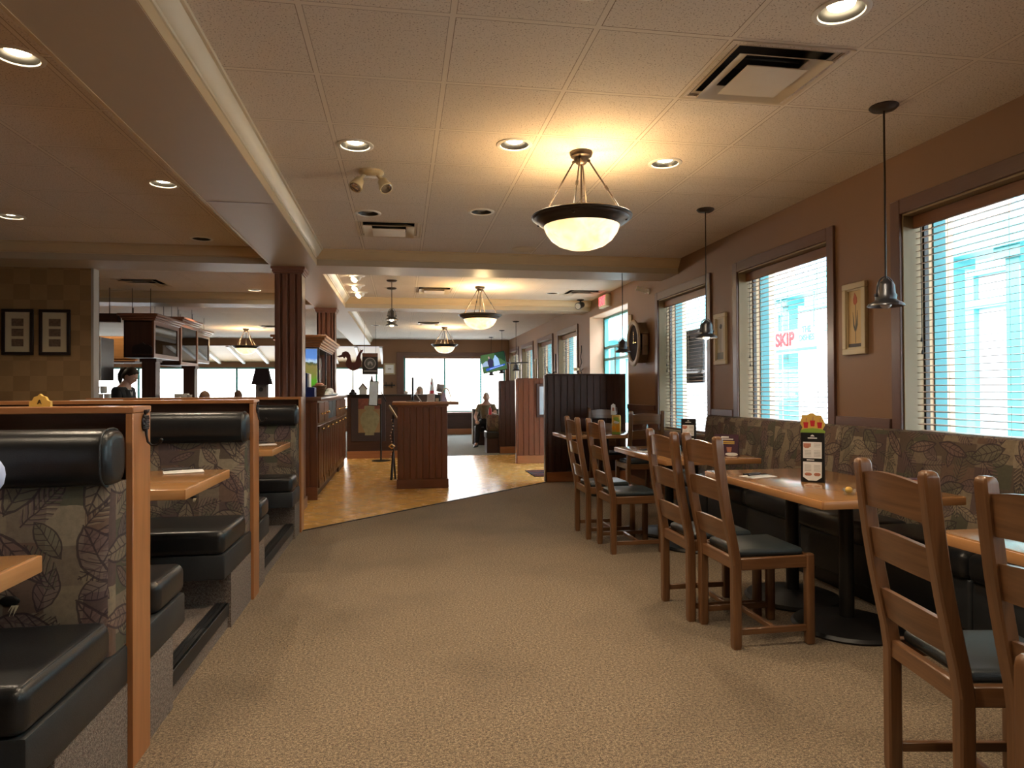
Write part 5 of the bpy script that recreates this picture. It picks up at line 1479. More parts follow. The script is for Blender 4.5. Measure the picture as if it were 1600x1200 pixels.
# ------------------------------------------------------------------ dark service counter beyond the stand
t = thing('service_counter', 'long dark service counter behind the reception stand', 'counter', (0, 0, 0))
mb = MB(); mb.b2((-1.05, 13.44, .14), (.78, 13.95, 1.20)); part('body', mb, M['mahogany'], t)
mb = MB(); mb.b2((-1.08, 13.38, 1.20), (.82, 14.0, 1.238), .006, 2); part('counter_top', mb, M['blackwood'], t)
mb = MB(); mb.b2((-1.05, 13.42, 0), (.78, 13.95, .14)); part('baseboard', mb, M['baseboard'], t)
zc = 1.2385
t = thing('vase_picture', 'dark framed picture of a pale green vase on the service counter front', 'picture', (-.645, 13.439, .76))
mb = MB(); mb.b2((-.33, -.03, -.43), (.33, 0, .42), .006, 1); part('frame', mb, plain('plum_frame', (.045, .03, .035), .4, 0, .1), t)
mb = MB(); mb.b2((-.19, -.034, -.26), (.25, -.028, .40)); part('backdrop', mb, plain('ochre_print', (.30, .19, .09), .7, 0, .15, 9), t)
RU = plain('rust_print', (.22, .07, .05), .7, 0, .5, 18)
mb = MB(); mb.b2((-.19, -.0365, .20), (.0, -.033, .40)); part('red_patch', mb, RU, t)
mb = MB(); mb.b2((.12, -.0365, .2), (.25, -.033, .38)); part('red_patch', mb, RU, t)
mb = MB(); mb.prism([(-.07, .26), (-.08, .20), (-.04, .17), (-.12, .10), (-.15, .02), (-.14, -.08), (-.10, -.18), (-.06, -.26), (-.065, -.31), (.11, -.31), (.11, -.26), (.15, -.18), (.20, -.06), (.21, .03), (.18, .11), (.09, .17), (.12, .20), (.11, .26)], .012, Matrix.Translation((0, -.032, 0)) @ RX); part('vase', mb, plain('sage_print', (.27, .25, .14), .7, 0, .4, 14), t)
t = thing('sign_stand', 'black pole stand holding a slanted pale notice, left of the reception stand', 'sign', (-.39, 12.9, 0))
mb = MB(); mb.lathe([(.001, 0), (.17, 0), (.17, .012), (.03, .022), (.001, .022)], n=28); part('base', mb, M['black'], t)
mb = MB(); mb.cyl((0, 0, .01), (0, 0, 1.06), .016, 12); mb.cyl((0, 0, 1.05), (-.20, 0, 1.05), .010, 8); mb.cyl((-.05, 0, 1.05), (-.21, -.02, 1.28), .012, 8); mb.cyl((.10, .03, 1.10), (0, 0, 1.30), .010, 8); part('pole', mb, M['black'], t)
mb = MB(); T_ = Matrix.Translation((-.13, -.03, 1.26)) @ Matrix.Rotation(.06, 4, 'Y'); mb.box((0, 0, 0), (.17, .016, .46), T=T_); part('frame', mb, M['black'], t)
mb = MB(); mb.box((0, -.010, 0), (.145, .008, .43), T=T_); part('notice', mb, plain('pale_notice', (.58, .70, .80), .35, 0, .3, 8), t)
# rooster weathervane
t = thing('rooster_weathervane', 'rusty red rooster weathervane on the service counter', 'ornament', (-.95, 13.6, zc))
mb = MB(); mb.lathe([(.001, 0), (.075, 0), (.075, .035), (.045, .05), (.03, .10), (.001, .10)], n=20); part('base', mb, M['iron'], t)
mb = MB(); mb.tube([(0, 0, .08), (0, 0, .55)], [.014, .012], 10); part('pole', mb, plain('verdigris', (.05, .10, .08), .85, 0, .3, 20), t)
RO = [(530, 285), (590, 265), (600, 235), (640, 222), (670, 232), (695, 270), (700, 320), (712, 358), (735, 366), (755, 350), (770, 290), (795, 240), (815, 215), (803, 192), (825, 207), (850, 200), (840, 226), (822, 250), (815, 300), (828, 350), (820, 400), (790, 440), (740, 460), (700, 455), (660, 425), (635, 385), (645, 345), (655, 312), (640, 290), (622, 312), (606, 292), (560, 300)]
mb = MB(); mb.prism([((x - 722) * .0016, .93 - (y - 170) * .0016) for x, y in RO], .022, Matrix.Translation((0, .011, 0)) @ RX); part('rooster', mb, plain('rust_red_metal', (.10, .022, .018), .6, .2, .3, 14), t)
t = thing('round_emblem_sign', 'black hanging sign with a grey round emblem, right of the rooster', 'sign', (-.68, 15.0, 1.895))
mb = MB(); mb.b2((-.165, -.012, -.23), (.165, .012, .23)); part('board', mb, M['blackwood'], t)
mb = MB(); mb.b2((-.165, -.016, .15), (.165, -.012, .225)); part('top_band', mb, M['panel_brown'], t)
EG = plain('emblem_grey', (.46, .43, .40), .6, 0, .1); EG2 = plain('emblem_dark_grey', (.12, .12, .11), .6, 0, .1)
mb = MB(); mb.loft([[Vector((.125 * q * math.cos(a), -.0125 - d_, .01 + .125 * q * math.sin(a))) for d_, q in ((0, 1), (.005, 1), (.005, .84), (0, .84))] for a in [2 * PI * k / 36 for k in range(37)]], False); part('emblem_ring', mb, EG, t)
mb = MB(); mb.prism([(.105 * math.cos(a), .01 + .105 * math.sin(a)) for a in [2 * PI * k / 30 for k in range(30)]], .004, Matrix.Translation((0, -.012, 0)) @ RX); part('emblem_disc', mb, EG2, t)
mb = MB(); mb.prism([(-.055, -.02), (-.05, .03), (-.02, .055), (.02, .055), (.05, .03), (.06, -.02), (.035, -.045), (.03, -.01), (.0, .02), (-.02, -.02), (-.035, -.04)], .004, Matrix.Translation((0, -.015, 0)) @ RX); part('emblem_animal', mb, EG, t)
mb = MB(); mb.b2((-.14, -.015, -.165), (.14, -.012, -.145)); part('text_line', mb, EG, t)
mb = MB()
for s_ in (-1, 1): mb.cyl((s_ * .12, 0, .23), (s_ * .12, 0, ZC - 1.895), .003, 6)
part('hanging_wire', mb, M['iron'], t)
t = thing('birdhouse', 'small white house model with a dark roof on the service counter', 'ornament', (-.755, 13.6, zc))
mb = MB(); mb.prism([(-.07, 0), (.07, 0), (.07, .12), (0, .20), (-.07, .12)], .14, Matrix.Translation((0, .07, 0)) @ RX); part('house', mb, M['white'], t)
mb = MB(); mb.prism([(-.095, .105), (-.08, .095), (0, .195), (.08, .095), (.095, .105), (0, .225)], .17, Matrix.Translation((0, .085, 0)) @ RX); part('roof', mb, M['blackwood'], t)
t = thing('church_model', 'brown steepled church model beside the white house model', 'ornament', (-.585, 13.62, zc))
mb = MB(); mb.b2((-.035, -.04, 0), (.035, .04, .20)); mb.b2((-.05, 0, 0), (.05, .12, .13)); part('tower', mb, M['dark_recess'], t)
mb = MB(); mb.loft([[Vector((-.04, -.045, .20)), Vector((.04, -.045, .20)), Vector((.04, .045, .20)), Vector((-.04, .045, .20))], [Vector((-.003, -.003, .40)), Vector((.003, -.003, .40)), Vector((.003, .003, .40)), Vector((-.003, .003, .40))]]); part('steeple', mb, M['blackwood'], t)
mb = MB(); mb.ball((0, 0, .03), (.04, .04, .035), 12, 8); single('white_bowl', mb, M['white'], 'small round white bowl at the right of the service counter', 'bowl', None, (.08, 13.6, zc))
# far wall: certificate and rack
t = thing('certificate', 'cream framed certificate on the far wall', 'certificate', (-.36, 20.298, 1.955))
mb = MB(); mb.b2((-.165, -.02, -.165), (.165, 0, .165), .004, 1); part('frame', mb, M['mat_card'], t)
mb = MB(); mb.b2((-.12, -.023, -.12), (.12, -.019, .12)); part('sheet', mb, M['paper'], t)
mb = MB(); mb.b2((-.05, -.025, -.01), (.05, -.0225, .01)); part('text_line', mb, M['greytext'], t)
t = thing('coat_rack', 'dark iron coat rack on the far wall under the certificate', 'coat rack', (-.36, 20.298, 1.475))
mb = MB(); mb.b2((-.16, -.03, -.02), (.16, 0, .02), .004, 1); part('rail', mb, M['iron'], t)
for x in (-.10, .07):
    mb = MB(); mb.tube([(x, -.02, .09), (x, -.05, .06), (x, -.02, 0), (x, -.06, -.06), (x, -.09, -.04)], .009, 8); part('hook', mb, M['iron'], t)

# television on a ceiling arm
t = thing('television', 'tilted television hanging in the far corner, showing two people outdoors', 'television', (2.27, 16.80, 2.01))
t.rotation_euler = (0.0, math.radians(-10.5), math.radians(-16))
mb = MB(); mb.b2((-.31, -.02, -.235), (.31, .03, .235), .008, 2); part('case', mb, M['black'], t)
mb = MB(); mb.b2((-.298, -.024, -.222), (.298, -.019, .222)); sc_ = part('screen', mb, emit('tv_grass', (.05, .13, .05), .5), t)
def tvp(poly, m, d, nm):
    mb = MB(); mb.prism(poly, .002, Matrix.Translation((0, -.0225 - d, 0)) @ RX); part(nm, mb, m, sc_)
tvp([(.05, .222), (.298, .222), (.298, -.05), (.20, .05), (.08, .10)], emit('tv_dark_trees', (.005, .04, .02), .5), .0005, 'trees')
tvp([(-.298, .0), (-.2, .06), (-.12, .05), (-.12, -.08), (-.298, -.07)], emit('tv_pale', (.30, .42, .62), .55), .001, 'pale_area')
tvp([(-.13, -.14), (-.15, -.02), (-.15, .06), (-.11, .10), (-.12, .15), (-.08, .16), (-.07, .11), (-.02, .07), (.02, .03), (-.02, -.02), (-.04, -.14)], emit('tv_suit', (.02, .02, .06), .8), .002, 'dark_suit')
tvp([(-.01, -.14), (.0, .0), (.0, .07), (.04, .13), (.05, .16), (.08, .165), (.09, .13), (.13, .08), (.14, -.02), (.15, -.13)], emit('tv_shirt', (.27, .45, .75), .6), .003, 'pale_figure')
tvp([(-.11, .10), (-.12, .145), (-.10, .165), (-.08, .15), (-.085, .10)], emit('tv_head', (.30, .2, .2), .8), .004, 'head')
tvp([(-.21, -.19), (-.23, -.15), (-.21, -.125), (.27, -.085), (.27, -.125)], emit('tv_banner', (.02, .09, .5), .6), .005, 'banner')
tvp([(-.13, -.158), (-.13, -.145), (.22, -.112), (.22, -.125)], emit('tv_text', (.4, .6, 1), .6), .006, 'banner_text')
Ri = t.rotation_euler.to_matrix().inverted()
mb = MB(); mb.tube([(.05, .03, 0), (.12, .12, 0)] + [Ri @ (Vector(p) - Vector(t.location)) for p in ((2.75, 17.15, 2.0), (3.205, 17.05, 2.02))], .016, 10); part('arm', mb, M['pewter'], t)
# ------------------------------------------------------------------ bar area beyond the checkered wall
t = thing('bar_counter', 'bar counter the server stands behind', 'counter', (0, 0, 0))
mb = MB(); mb.b2((-5.5, 9.05, 0), (-3.2, 9.12, 1.05)); mb.b2((-3.27, 9.12, 0), (-3.2, 9.55, 1.05)); part('front', mb, M['mahogany'], t)
mb = MB(); mb.b2((-5.52, 9.0, 1.05), (-3.15, 9.68, 1.095), .006, 2); part('counter_top', mb, M['blackwood'], t)
t = thing('back_counter', 'back counter of the bar with coffee things', 'counter', (0, 0, 0))
mb = MB(); mb.b2((-5.5, 11.0, 0), (-3.1, 11.9, 1.08)); part('body', mb, M['mahogany'], t)
mb = MB(); mb.b2((-5.52, 10.97, 1.08), (-3.08, 11.93, 1.12), .006, 2); part('counter_top', mb, M['blackwood'], t)


def glasscab(x0, x1, y0, y1, z0, z1, lab, shelf=True):
    t = thing('hanging_cabinet', lab, 'cabinet', (0, 0, 0), 0, 'hanging bar cabinets')
    mb = MB(); mb.b2((x0, y0, z0), (x1 - .03, y0 + .02, z1)); mb.b2((x0, y1 - .02, z0), (x1 - .03, y1, z1)); mb.b2((x0, y0, z0), (x1 - .03, y1, z0 + .02)); mb.b2((x0, y0, z1 - .02), (x1 - .03, y1, z1)); mb.b2((x0, y0, z0), (x0 + .02, y1, z1)); mb.b2((x0 + .02, y0 + .02, (z0 + z1) / 2), (x1 - .06, y1 - .02, (z0 + z1) / 2 + .015)); part('carcass', mb, M['mahogany'], t)
    mb = MB(); f = .06
    mb.b2((x1 - .03, y0, z0), (x1, y0 + f, z1)); mb.b2((x1 - .03, y1 - f, z0), (x1, y1, z1)); mb.b2((x1 - .03, y0 + f, z0), (x1, y1 - f, z0 + f)); mb.b2((x1 - .03, y0 + f, z1 - f), (x1, y1 - f, z1)); d = part('door', mb, M['panel_brown'], t)
    mb = MB(); mb.b2((x1 - .018, y0 + f, z0 + f), (x1 - .012, y1 - f, z1 - f)); part('pane', mb, glass('dark_cabinet_glass', (.25, .25, .27), .25) if 'dgl' not in M else M['dgl'], d)
    mb = MB()
    for e, a, b in ((.02, 0, .03), (.04, .03, .06), (.07, .06, .10)): mb.b2((x0 - e, y0 - e, z1 + a), (x1 + e, y1 + e, z1 + b), .005, 1)
    part('cornice', mb, M['panel_brown'], t)
    mb = MB()
    for x in (x0 + .08, x1 - .08):
        for y in (y0 + .1, y1 - .1): mb.cyl((x, y, z1 + .1), (x, y, ZC), .004, 6)
    part('hanger_rod', mb, M['iron'], t)
    return t


M['dgl'] = glass('dark_cabinet_glass', (.25, .25, .27), .25)
glasscab(-3.98, -3.57, 10.6, 11.72, 1.81, 2.35, 'dark hanging bar cabinet with a crest plaque on its end')
glasscab(-4.15, -3.76, 12.45, 13.45, 1.77, 2.50, 'second hanging bar cabinet with a glass door')
glasscab(-4.35, -3.97, 14.0, 15.0, 1.89, 2.46, 'third and farthest hanging bar cabinet')
t = thing('crest_plaque', 'dark crest-topped plaque on the end of the hanging bar cabinet', 'plaque', (-3.72, 10.598, 1.86))
mb = MB(); mb.prism([(-.14, 0), (.13, 0), (.13, .10), (.09, .13), (.04, .14), (0, .17), (-.05, .14), (-.10, .13), (-.14, .10)], .02, RX); part('board', mb, M['blackwood'], t)
for x, y, z, lab in ((-3.685, 10.82, 1.80, 'dark bar post under the crest plaque'), (-3.72, 12.85, 1.765, 'dark bar post under the second hanging cabinet')):
    mb = MB(); mb.b2((x - .095, y - .1, 0), (x + .095, y + .1, z)); mb.b2((x - .115, y - .12, z - .05), (x + .115, y + .12, z - .001)); single('bar_post', mb, M['mahogany'], lab, 'post', 'bar posts')
t = thing('bar_canopy', 'dark canopy rail across the top of the bar', 'canopy', (0, 0, 0))
mb = MB(); mb.b2((-6.2, 10.62, 2.33), (-4.07, 10.74, 2.45)); part('rail', mb, M['mahogany'], t)
mb = MB()
for x in (-6.1, -4.2): mb.cyl((x, 10.68, 2.45), (x, 10.68, ZC), .006, 6)
part('hanger', mb, M['mahogany'], t)
t = thing('back_bar_cabinet', 'orange lit back bar cabinet with hanging glasses', 'cabinet', (0, 0, 0))
mb = MB(); mb.b2((-6.0, 13.0, 1.86), (-4.66, 13.4, 2.30)); part('body', mb, M['table_edge'], t)
for k in range(3):
    mb = MB(); mb.b2((-5.95 + k * .43, 12.985, 1.90), (-5.55 + k * .43, 13.0, 2.27), .004, 1); part('door', mb, M['table'], t)
mb = MB(); mb.b2((-6.0, 12.9, 1.83), (-4.66, 13.4, 1.86)); part('glass_rail', mb, M['mahogany'], t)
mb = MB()
for x in (-5.9, -4.8): mb.cyl((x, 13.2, 2.30), (x, 13.2, ZC), .012, 8)
part('hanger_rod', mb, M['iron'], t)
for k in range(8):
    mb = MB(); mb.lathe([(.03, .0), (.031, -.003), (.004, -.008), (.004, -.07), (.03, -.09), (.036, -.13), (.03, -.17)], (-5.85 + k * .16, 12.95, 1.829), 12); part('hanging_glass', mb, M['jar'], t)
t = thing('corner_cabinet', 'dark glazed bar cabinet with a white lower rail, at the end of the checkered wall', 'cabinet', (0, 0, 0))
mb = MB(); mb.b2((-4.7, 9.5, 1.46), (-3.84, 9.9, 2.02)); part('body', mb, M['blackwood'], t)
mb = MB(); mb.b2((-4.7, 9.485, 1.46), (-3.838, 9.5, 1.52)); mb.b2((-3.866, 9.485, 1.52), (-3.838, 9.5, 2.02)); part('white_rail', mb, M['white'], t)
mb = MB(); mb.b2((-4.7, 9.49, 1.52), (-3.866, 9.50, 2.0)); part('pane', mb, plain('slate_glass', (.05, .07, .09), .1), t)
mb = MB()
for x in (-4.6, -3.95): mb.cyl((x, 9.7, 2.02), (x, 9.7, ZC), .01, 8)
part('hanger_rod', mb, M['iron'], t)
# stacked white mugs
k = 0
mug0 = None
ROWN = ('bottom row', 'middle row', 'top row')
for r in range(3):
    for c in range(4 - r):
        p = (-3.95 + c * .088 + r * .044, 9.42, 1.0965 + r * .096)
        lab = 'white mug in the %s of the mug pyramid, %s' % (ROWN[r], ('at its left end', 'second along', 'third along', 'at its right end')[c if c < 3 - r or r == 2 else 3])
        if mug0 is None:
            mug0 = thing('mug', lab, 'mug', p, -PI / 2, 'stacked white mugs')
            mb = MB(); mb.lathe([(.001, 0), (.032, 0), (.038, .01), (.041, .09), (.038, .095), (.036, .09), (.033, .012), (.001, .008)], n=20); part('cup', mb, M['white'], mug0)
            mb = MB(); mb.tube([(.039, 0, .075), (.062, 0, .072), (.066, 0, .045), (.055, 0, .022), (.037, 0, .02)], .006, 8); part('handle', mb, M['white'], mug0)
        else: dup(mug0, p, None, lab)
t = thing('coffee_brewer', 'steel coffee brewer on the back counter', 'coffee maker', (-3.42, 11.3, 1.1205))
mb = MB(); mb.b2((-.11, -.12, 0), (.11, .12, .03), .006, 1); mb.b2((-.10, .02, .03), (.10, .12, .16), .006, 1); part('body', mb, M['white'], t)
mb = MB(); mb.lathe([(.001, 0), (.055, 0), (.065, .03), (.058, .07), (.03, .10), (.03, .11)], (0, -.05, .031), 18); part('carafe', mb, M['jar'], t)
t = thing('cup_stack', 'stack of pale cups beside the coffee brewer', 'cups', (-3.27, 11.25, 1.1205))
for q in range(4):
    mb = MB(); mb.lathe([(.001, 0), (.022, 0), (.040, .05), (.038, .05), (.02, .006), (.001, .006)], (0, 0, q * .03), 16); part('cup', mb, M['white'], t)
# birdhouse on the third booth ledge
t = thing('birdhouse', 'dark roofed birdhouse ornament on the third booth ledge beside the column', 'ornament', (-1.28, PY[2] + .08, 1.2525))
mb = MB(); mb.b2((-.048, -.05, 0), (.048, .05, .13)); part('house', mb, plain('weathered_grey_wood', (.10, .085, .085), .8, 0, .3, 20), t)
mb = MB(); mb.loft([[Vector((-.082, -.075, .115)), Vector((.082, -.075, .115)), Vector((.082, .075, .115)), Vector((-.082, .075, .115))], [Vector((-.055, -.03, .265)), Vector((.055, -.03, .265)), Vector((.055, .03, .265)), Vector((-.055, .03, .265))]]); part('roof', mb, plain('matte_dark_roof', (.012, .008, .010), .95, 0, .2, 20, spec=.1), t)
mb = MB(); mb.cyl((0, -.051, .07), (0, -.049, .07), .02, 14); part('entry_hole', mb, M['black'], t)

# framed sepia pictures on the checkered wall
def sepia(x, lab):
    t = thing('framed_picture', lab, 'picture', (x, 8.049, 1.957), 0, 'framed sepia pictures on the checkered wall')
    mb = MB(); w, h, f = .155, .248, .034
    for a in ((-w, w, h - f, h), (-w, w, -h, -h + f), (-w, -w + f, -h + f, h - f), (w - f, w, -h + f, h - f)): mb.b2((a[0], -.025, a[2]), (a[1], 0, a[3]), .003, 1)
    part('frame', mb, M['blackwood'], t)
    mb = MB(); mb.b2((-w + f, -.012, -h + f), (w - f, -.004, h - f)); part('mat_board', mb, M['mat_card'], t)
    for z in (.105, -.005, -.115):
        mb = MB(); mb.b2((-.058, -.014, z - .040), (.058, -.011, z + .040)); part('photo', mb, M['sepia'], t)
    return t


sepia(-4.075, 'dark framed trio of sepia photos at the left edge of the photo')
sepia(-3.71, 'dark framed trio of sepia photos closer to the wall end')

# far booths on the right
t = thing('booth_partition', 'pale framed far booth partition with dark panels', 'partition', (0, 16.55, 0))
mb = MB()
for x in (1.70, 2.02, 2.5, 3.16): mb.b2((x, 0, 0), (x + .03, .14, .86))
mb.b2((1.70, 0, .83), (3.19, .14, .86)); part('frame', mb, M['greywall'], t)
mb = MB(); mb.b2((1.73, .05, 0), (3.16, .09, .83)); part('back_panel', mb, M['blackwood'], t)
def farbench(y, s, lab):
    t = thing('booth_bench', lab, 'bench', (0, y, 0), 0, 'far booth seats')
    a, b = sorted((s * .01, s * .42)); mb = MB(); mb.b2((1.74, a, .0), (3.15, b, .30)); part('base', mb, M['mahogany'], t)
    a, b = sorted((s * .01, s * .47)); mb = MB(); mb.b2((1.73, a, .30), (3.15, b, .45), .03, 4); part('seat_cushion', mb, M['vinyl'], t)
    a, b = sorted((s * .005, s * .12)); mb = MB(); mb.b2((1.74, a, .45), (3.15, b, .80), .03, 4); part('backrest', mb, M['leaf'], t)
farbench(16.55, -1, 'black booth seat in front of the pale framed far partition')
farbench(14.00, 1, 'black booth seat behind the farthest half partition')
t = thing('dining_table', 'far booth table beside the seated man', 'table', (2.5, 15.25, 0))
mb = MB(); mb.b2((-.62, -.33, .715), (.65, .33, .75), .006, 1); part('tabletop', mb, M['table'], t)
mb = MB(); mb.cyl((0.1, 0, .03), (0.1, 0, .72), .04, 14); mb.lathe([(.001, 0), (.2, 0), (.2, .02), (.001, .04)], (.1, 0, 0), 20); part('pedestal', mb, M['black'], t)
t = thing('sauce_bottle', 'red sauce bottle on the far booth table', 'bottle', (1.99, 15.4, .7505))
mb = MB(); mb.lathe([(.001, 0), (.034, 0), (.036, .02), (.036, .12), (.02, .15), (.012, .17), (.001, .17)], n=18); part('body', mb, M['red'], t)
mb = MB(); mb.lathe([(.013, .168), (.014, .19), (.001, .20)], n=12); part('cap', mb, M['white'], t)

# ------------------------------------------------------------------ people
def skin_mesh(nodes, edges, sub=2):
    """nodes {name:(co, r)}; returns an evaluated smooth mesh grown round the skeleton"""
    names = list(nodes); me = bpy.data.meshes.new('skeleton')
    me.from_pydata([tuple(nodes[n][0]) for n in names], [(names.index(a), names.index(b)) for a, b in edges], [])
    o = bpy.data.objects.new('skeleton', me); COL.objects.link(o)
    m = o.modifiers.new('skin', 'SKIN'); m.use_smooth_shade = True
    for i, n in enumerate(names):
        r = nodes[n][1]; r = (r, r) if not isinstance(r, tuple) else r
        me.skin_vertices[0].data[i].radius = r; me.skin_vertices[0].data[i].use_root = (i == 0)
    s_ = o.modifiers.new('sub', 'SUBSURF'); s_.levels = sub; s_.render_levels = sub
    dg = bpy.context.evaluated_depsgraph_get()
    out = bpy.data.meshes.new_from_object(o.evaluated_get(dg))
    bpy.data.objects.remove(o)
    return out


def head_geo(bm, c, R, s=1.0):
    """head centred at c, facing local +y through matrix R"""
    mb = MB(); n, m = 28, 22; rings = []
    for i in range(1, m):
        th = PI * i / m; z = -math.cos(th); rr = math.sin(th); ring = []
        for k in range(n):
            a = 2 * PI * k / n; x, y = rr * math.cos(a), rr * math.sin(a)
            px, py, pz = .074 * x, .096 * y, .118 * z
            if z < 0:                      # narrow the jaw, bring the chin forward
                px *= 1 - .30 * (-z) ** 1.2; py = py * (1 - .18 * (-z)) + .018 * (-z)
            if y > 0:
                f = math.exp(-(px / .012) ** 2)
                py += .022 * f * math.exp(-((pz + .022) / .016) ** 2) + .010 * f * math.exp(-((pz - .004) / .020) ** 2)     # nose
                for ex in (-.031, .031): py -= .011 * math.exp(-((px - ex) / .014) ** 2 - ((pz - .004) / .012) ** 2)           # eye sockets
                py += .007 * math.exp(-(px / .04) ** 2 - ((pz - .024) / .010) ** 2)                                           # brow
                py += .006 * math.exp(-(px / .020) ** 2 - ((pz + .052) / .010) ** 2)                                          # lips
                py += .008 * math.exp(-(px / .020) ** 2 - ((pz + .088) / .014) ** 2)                                          # chin
            ring.append(Vector((px, py, pz)))
        rings.append(ring)
    mb.loft(rings)
    for sx_ in (-1, 1): mb.ball((sx_ * .074, -.008, -.008), (.010, .020, .032), 10, 8)
    vs = [bm.verts.new(c + R @ (p * s)) for p in mb.v]
    for f in mb.f:
        try: bm.faces.new([vs[i] for i in f])
        except ValueError: pass


def hand_geo(bm, w, d, nrm, side, curl=.5, s=1.0):
    """palm, four unequal fingers and a side thumb from wrist w along d, palm normal nrm"""
    d = d.normalized(); nrm = (nrm - d * nrm.dot(d)).normalized(); x = d.cross(nrm) * side
    mb = MB()
    P = lambda a, b, c_: w + (x * a + d * b + nrm * c_) * s
    pal = []
    for b, hw, th in ((-.01, .022, .015), (.03, .036, .016), (.07, .042, .014), (.092, .041, .010)):
        pal.append([P(hw * math.cos(a), b, th * math.sin(a)) for a in [2 * PI * k / 14 for k in range(14)]])
    mb.loft(pal)
    for off, L in ((-.031, .066), (-.0105, .078), (.0105, .072), (.031, .056)):
        pts = []; b, c_, ang = .085, 0.0, 0.0
        pts.append(P(off, b, c_))
        for k, fr in enumerate((.45, .32, .23)):
            ang += curl * (.5 + .3 * k); b += L * fr * math.cos(ang); c_ += L * fr * math.sin(ang); pts.append(P(off * (1 + .06 * k), b, c_))
        mb.tube(pts, [.0092 * s, .0088 * s, .0080 * s, .0062 * s], 10)
    mb.tube([P(-.028, .018, .004), P(-.048, .045, .012), P(-.052, .070, .022), P(-.046, .090, .028)], [.013 * s, .0115 * s, .0098 * s, .007 * s], 10)
    vs = [bm.verts.new(p) for p in mb.v]
    for f in mb.f:
        try: bm.faces.new([vs[i] for i in f])
        except ValueError: pass


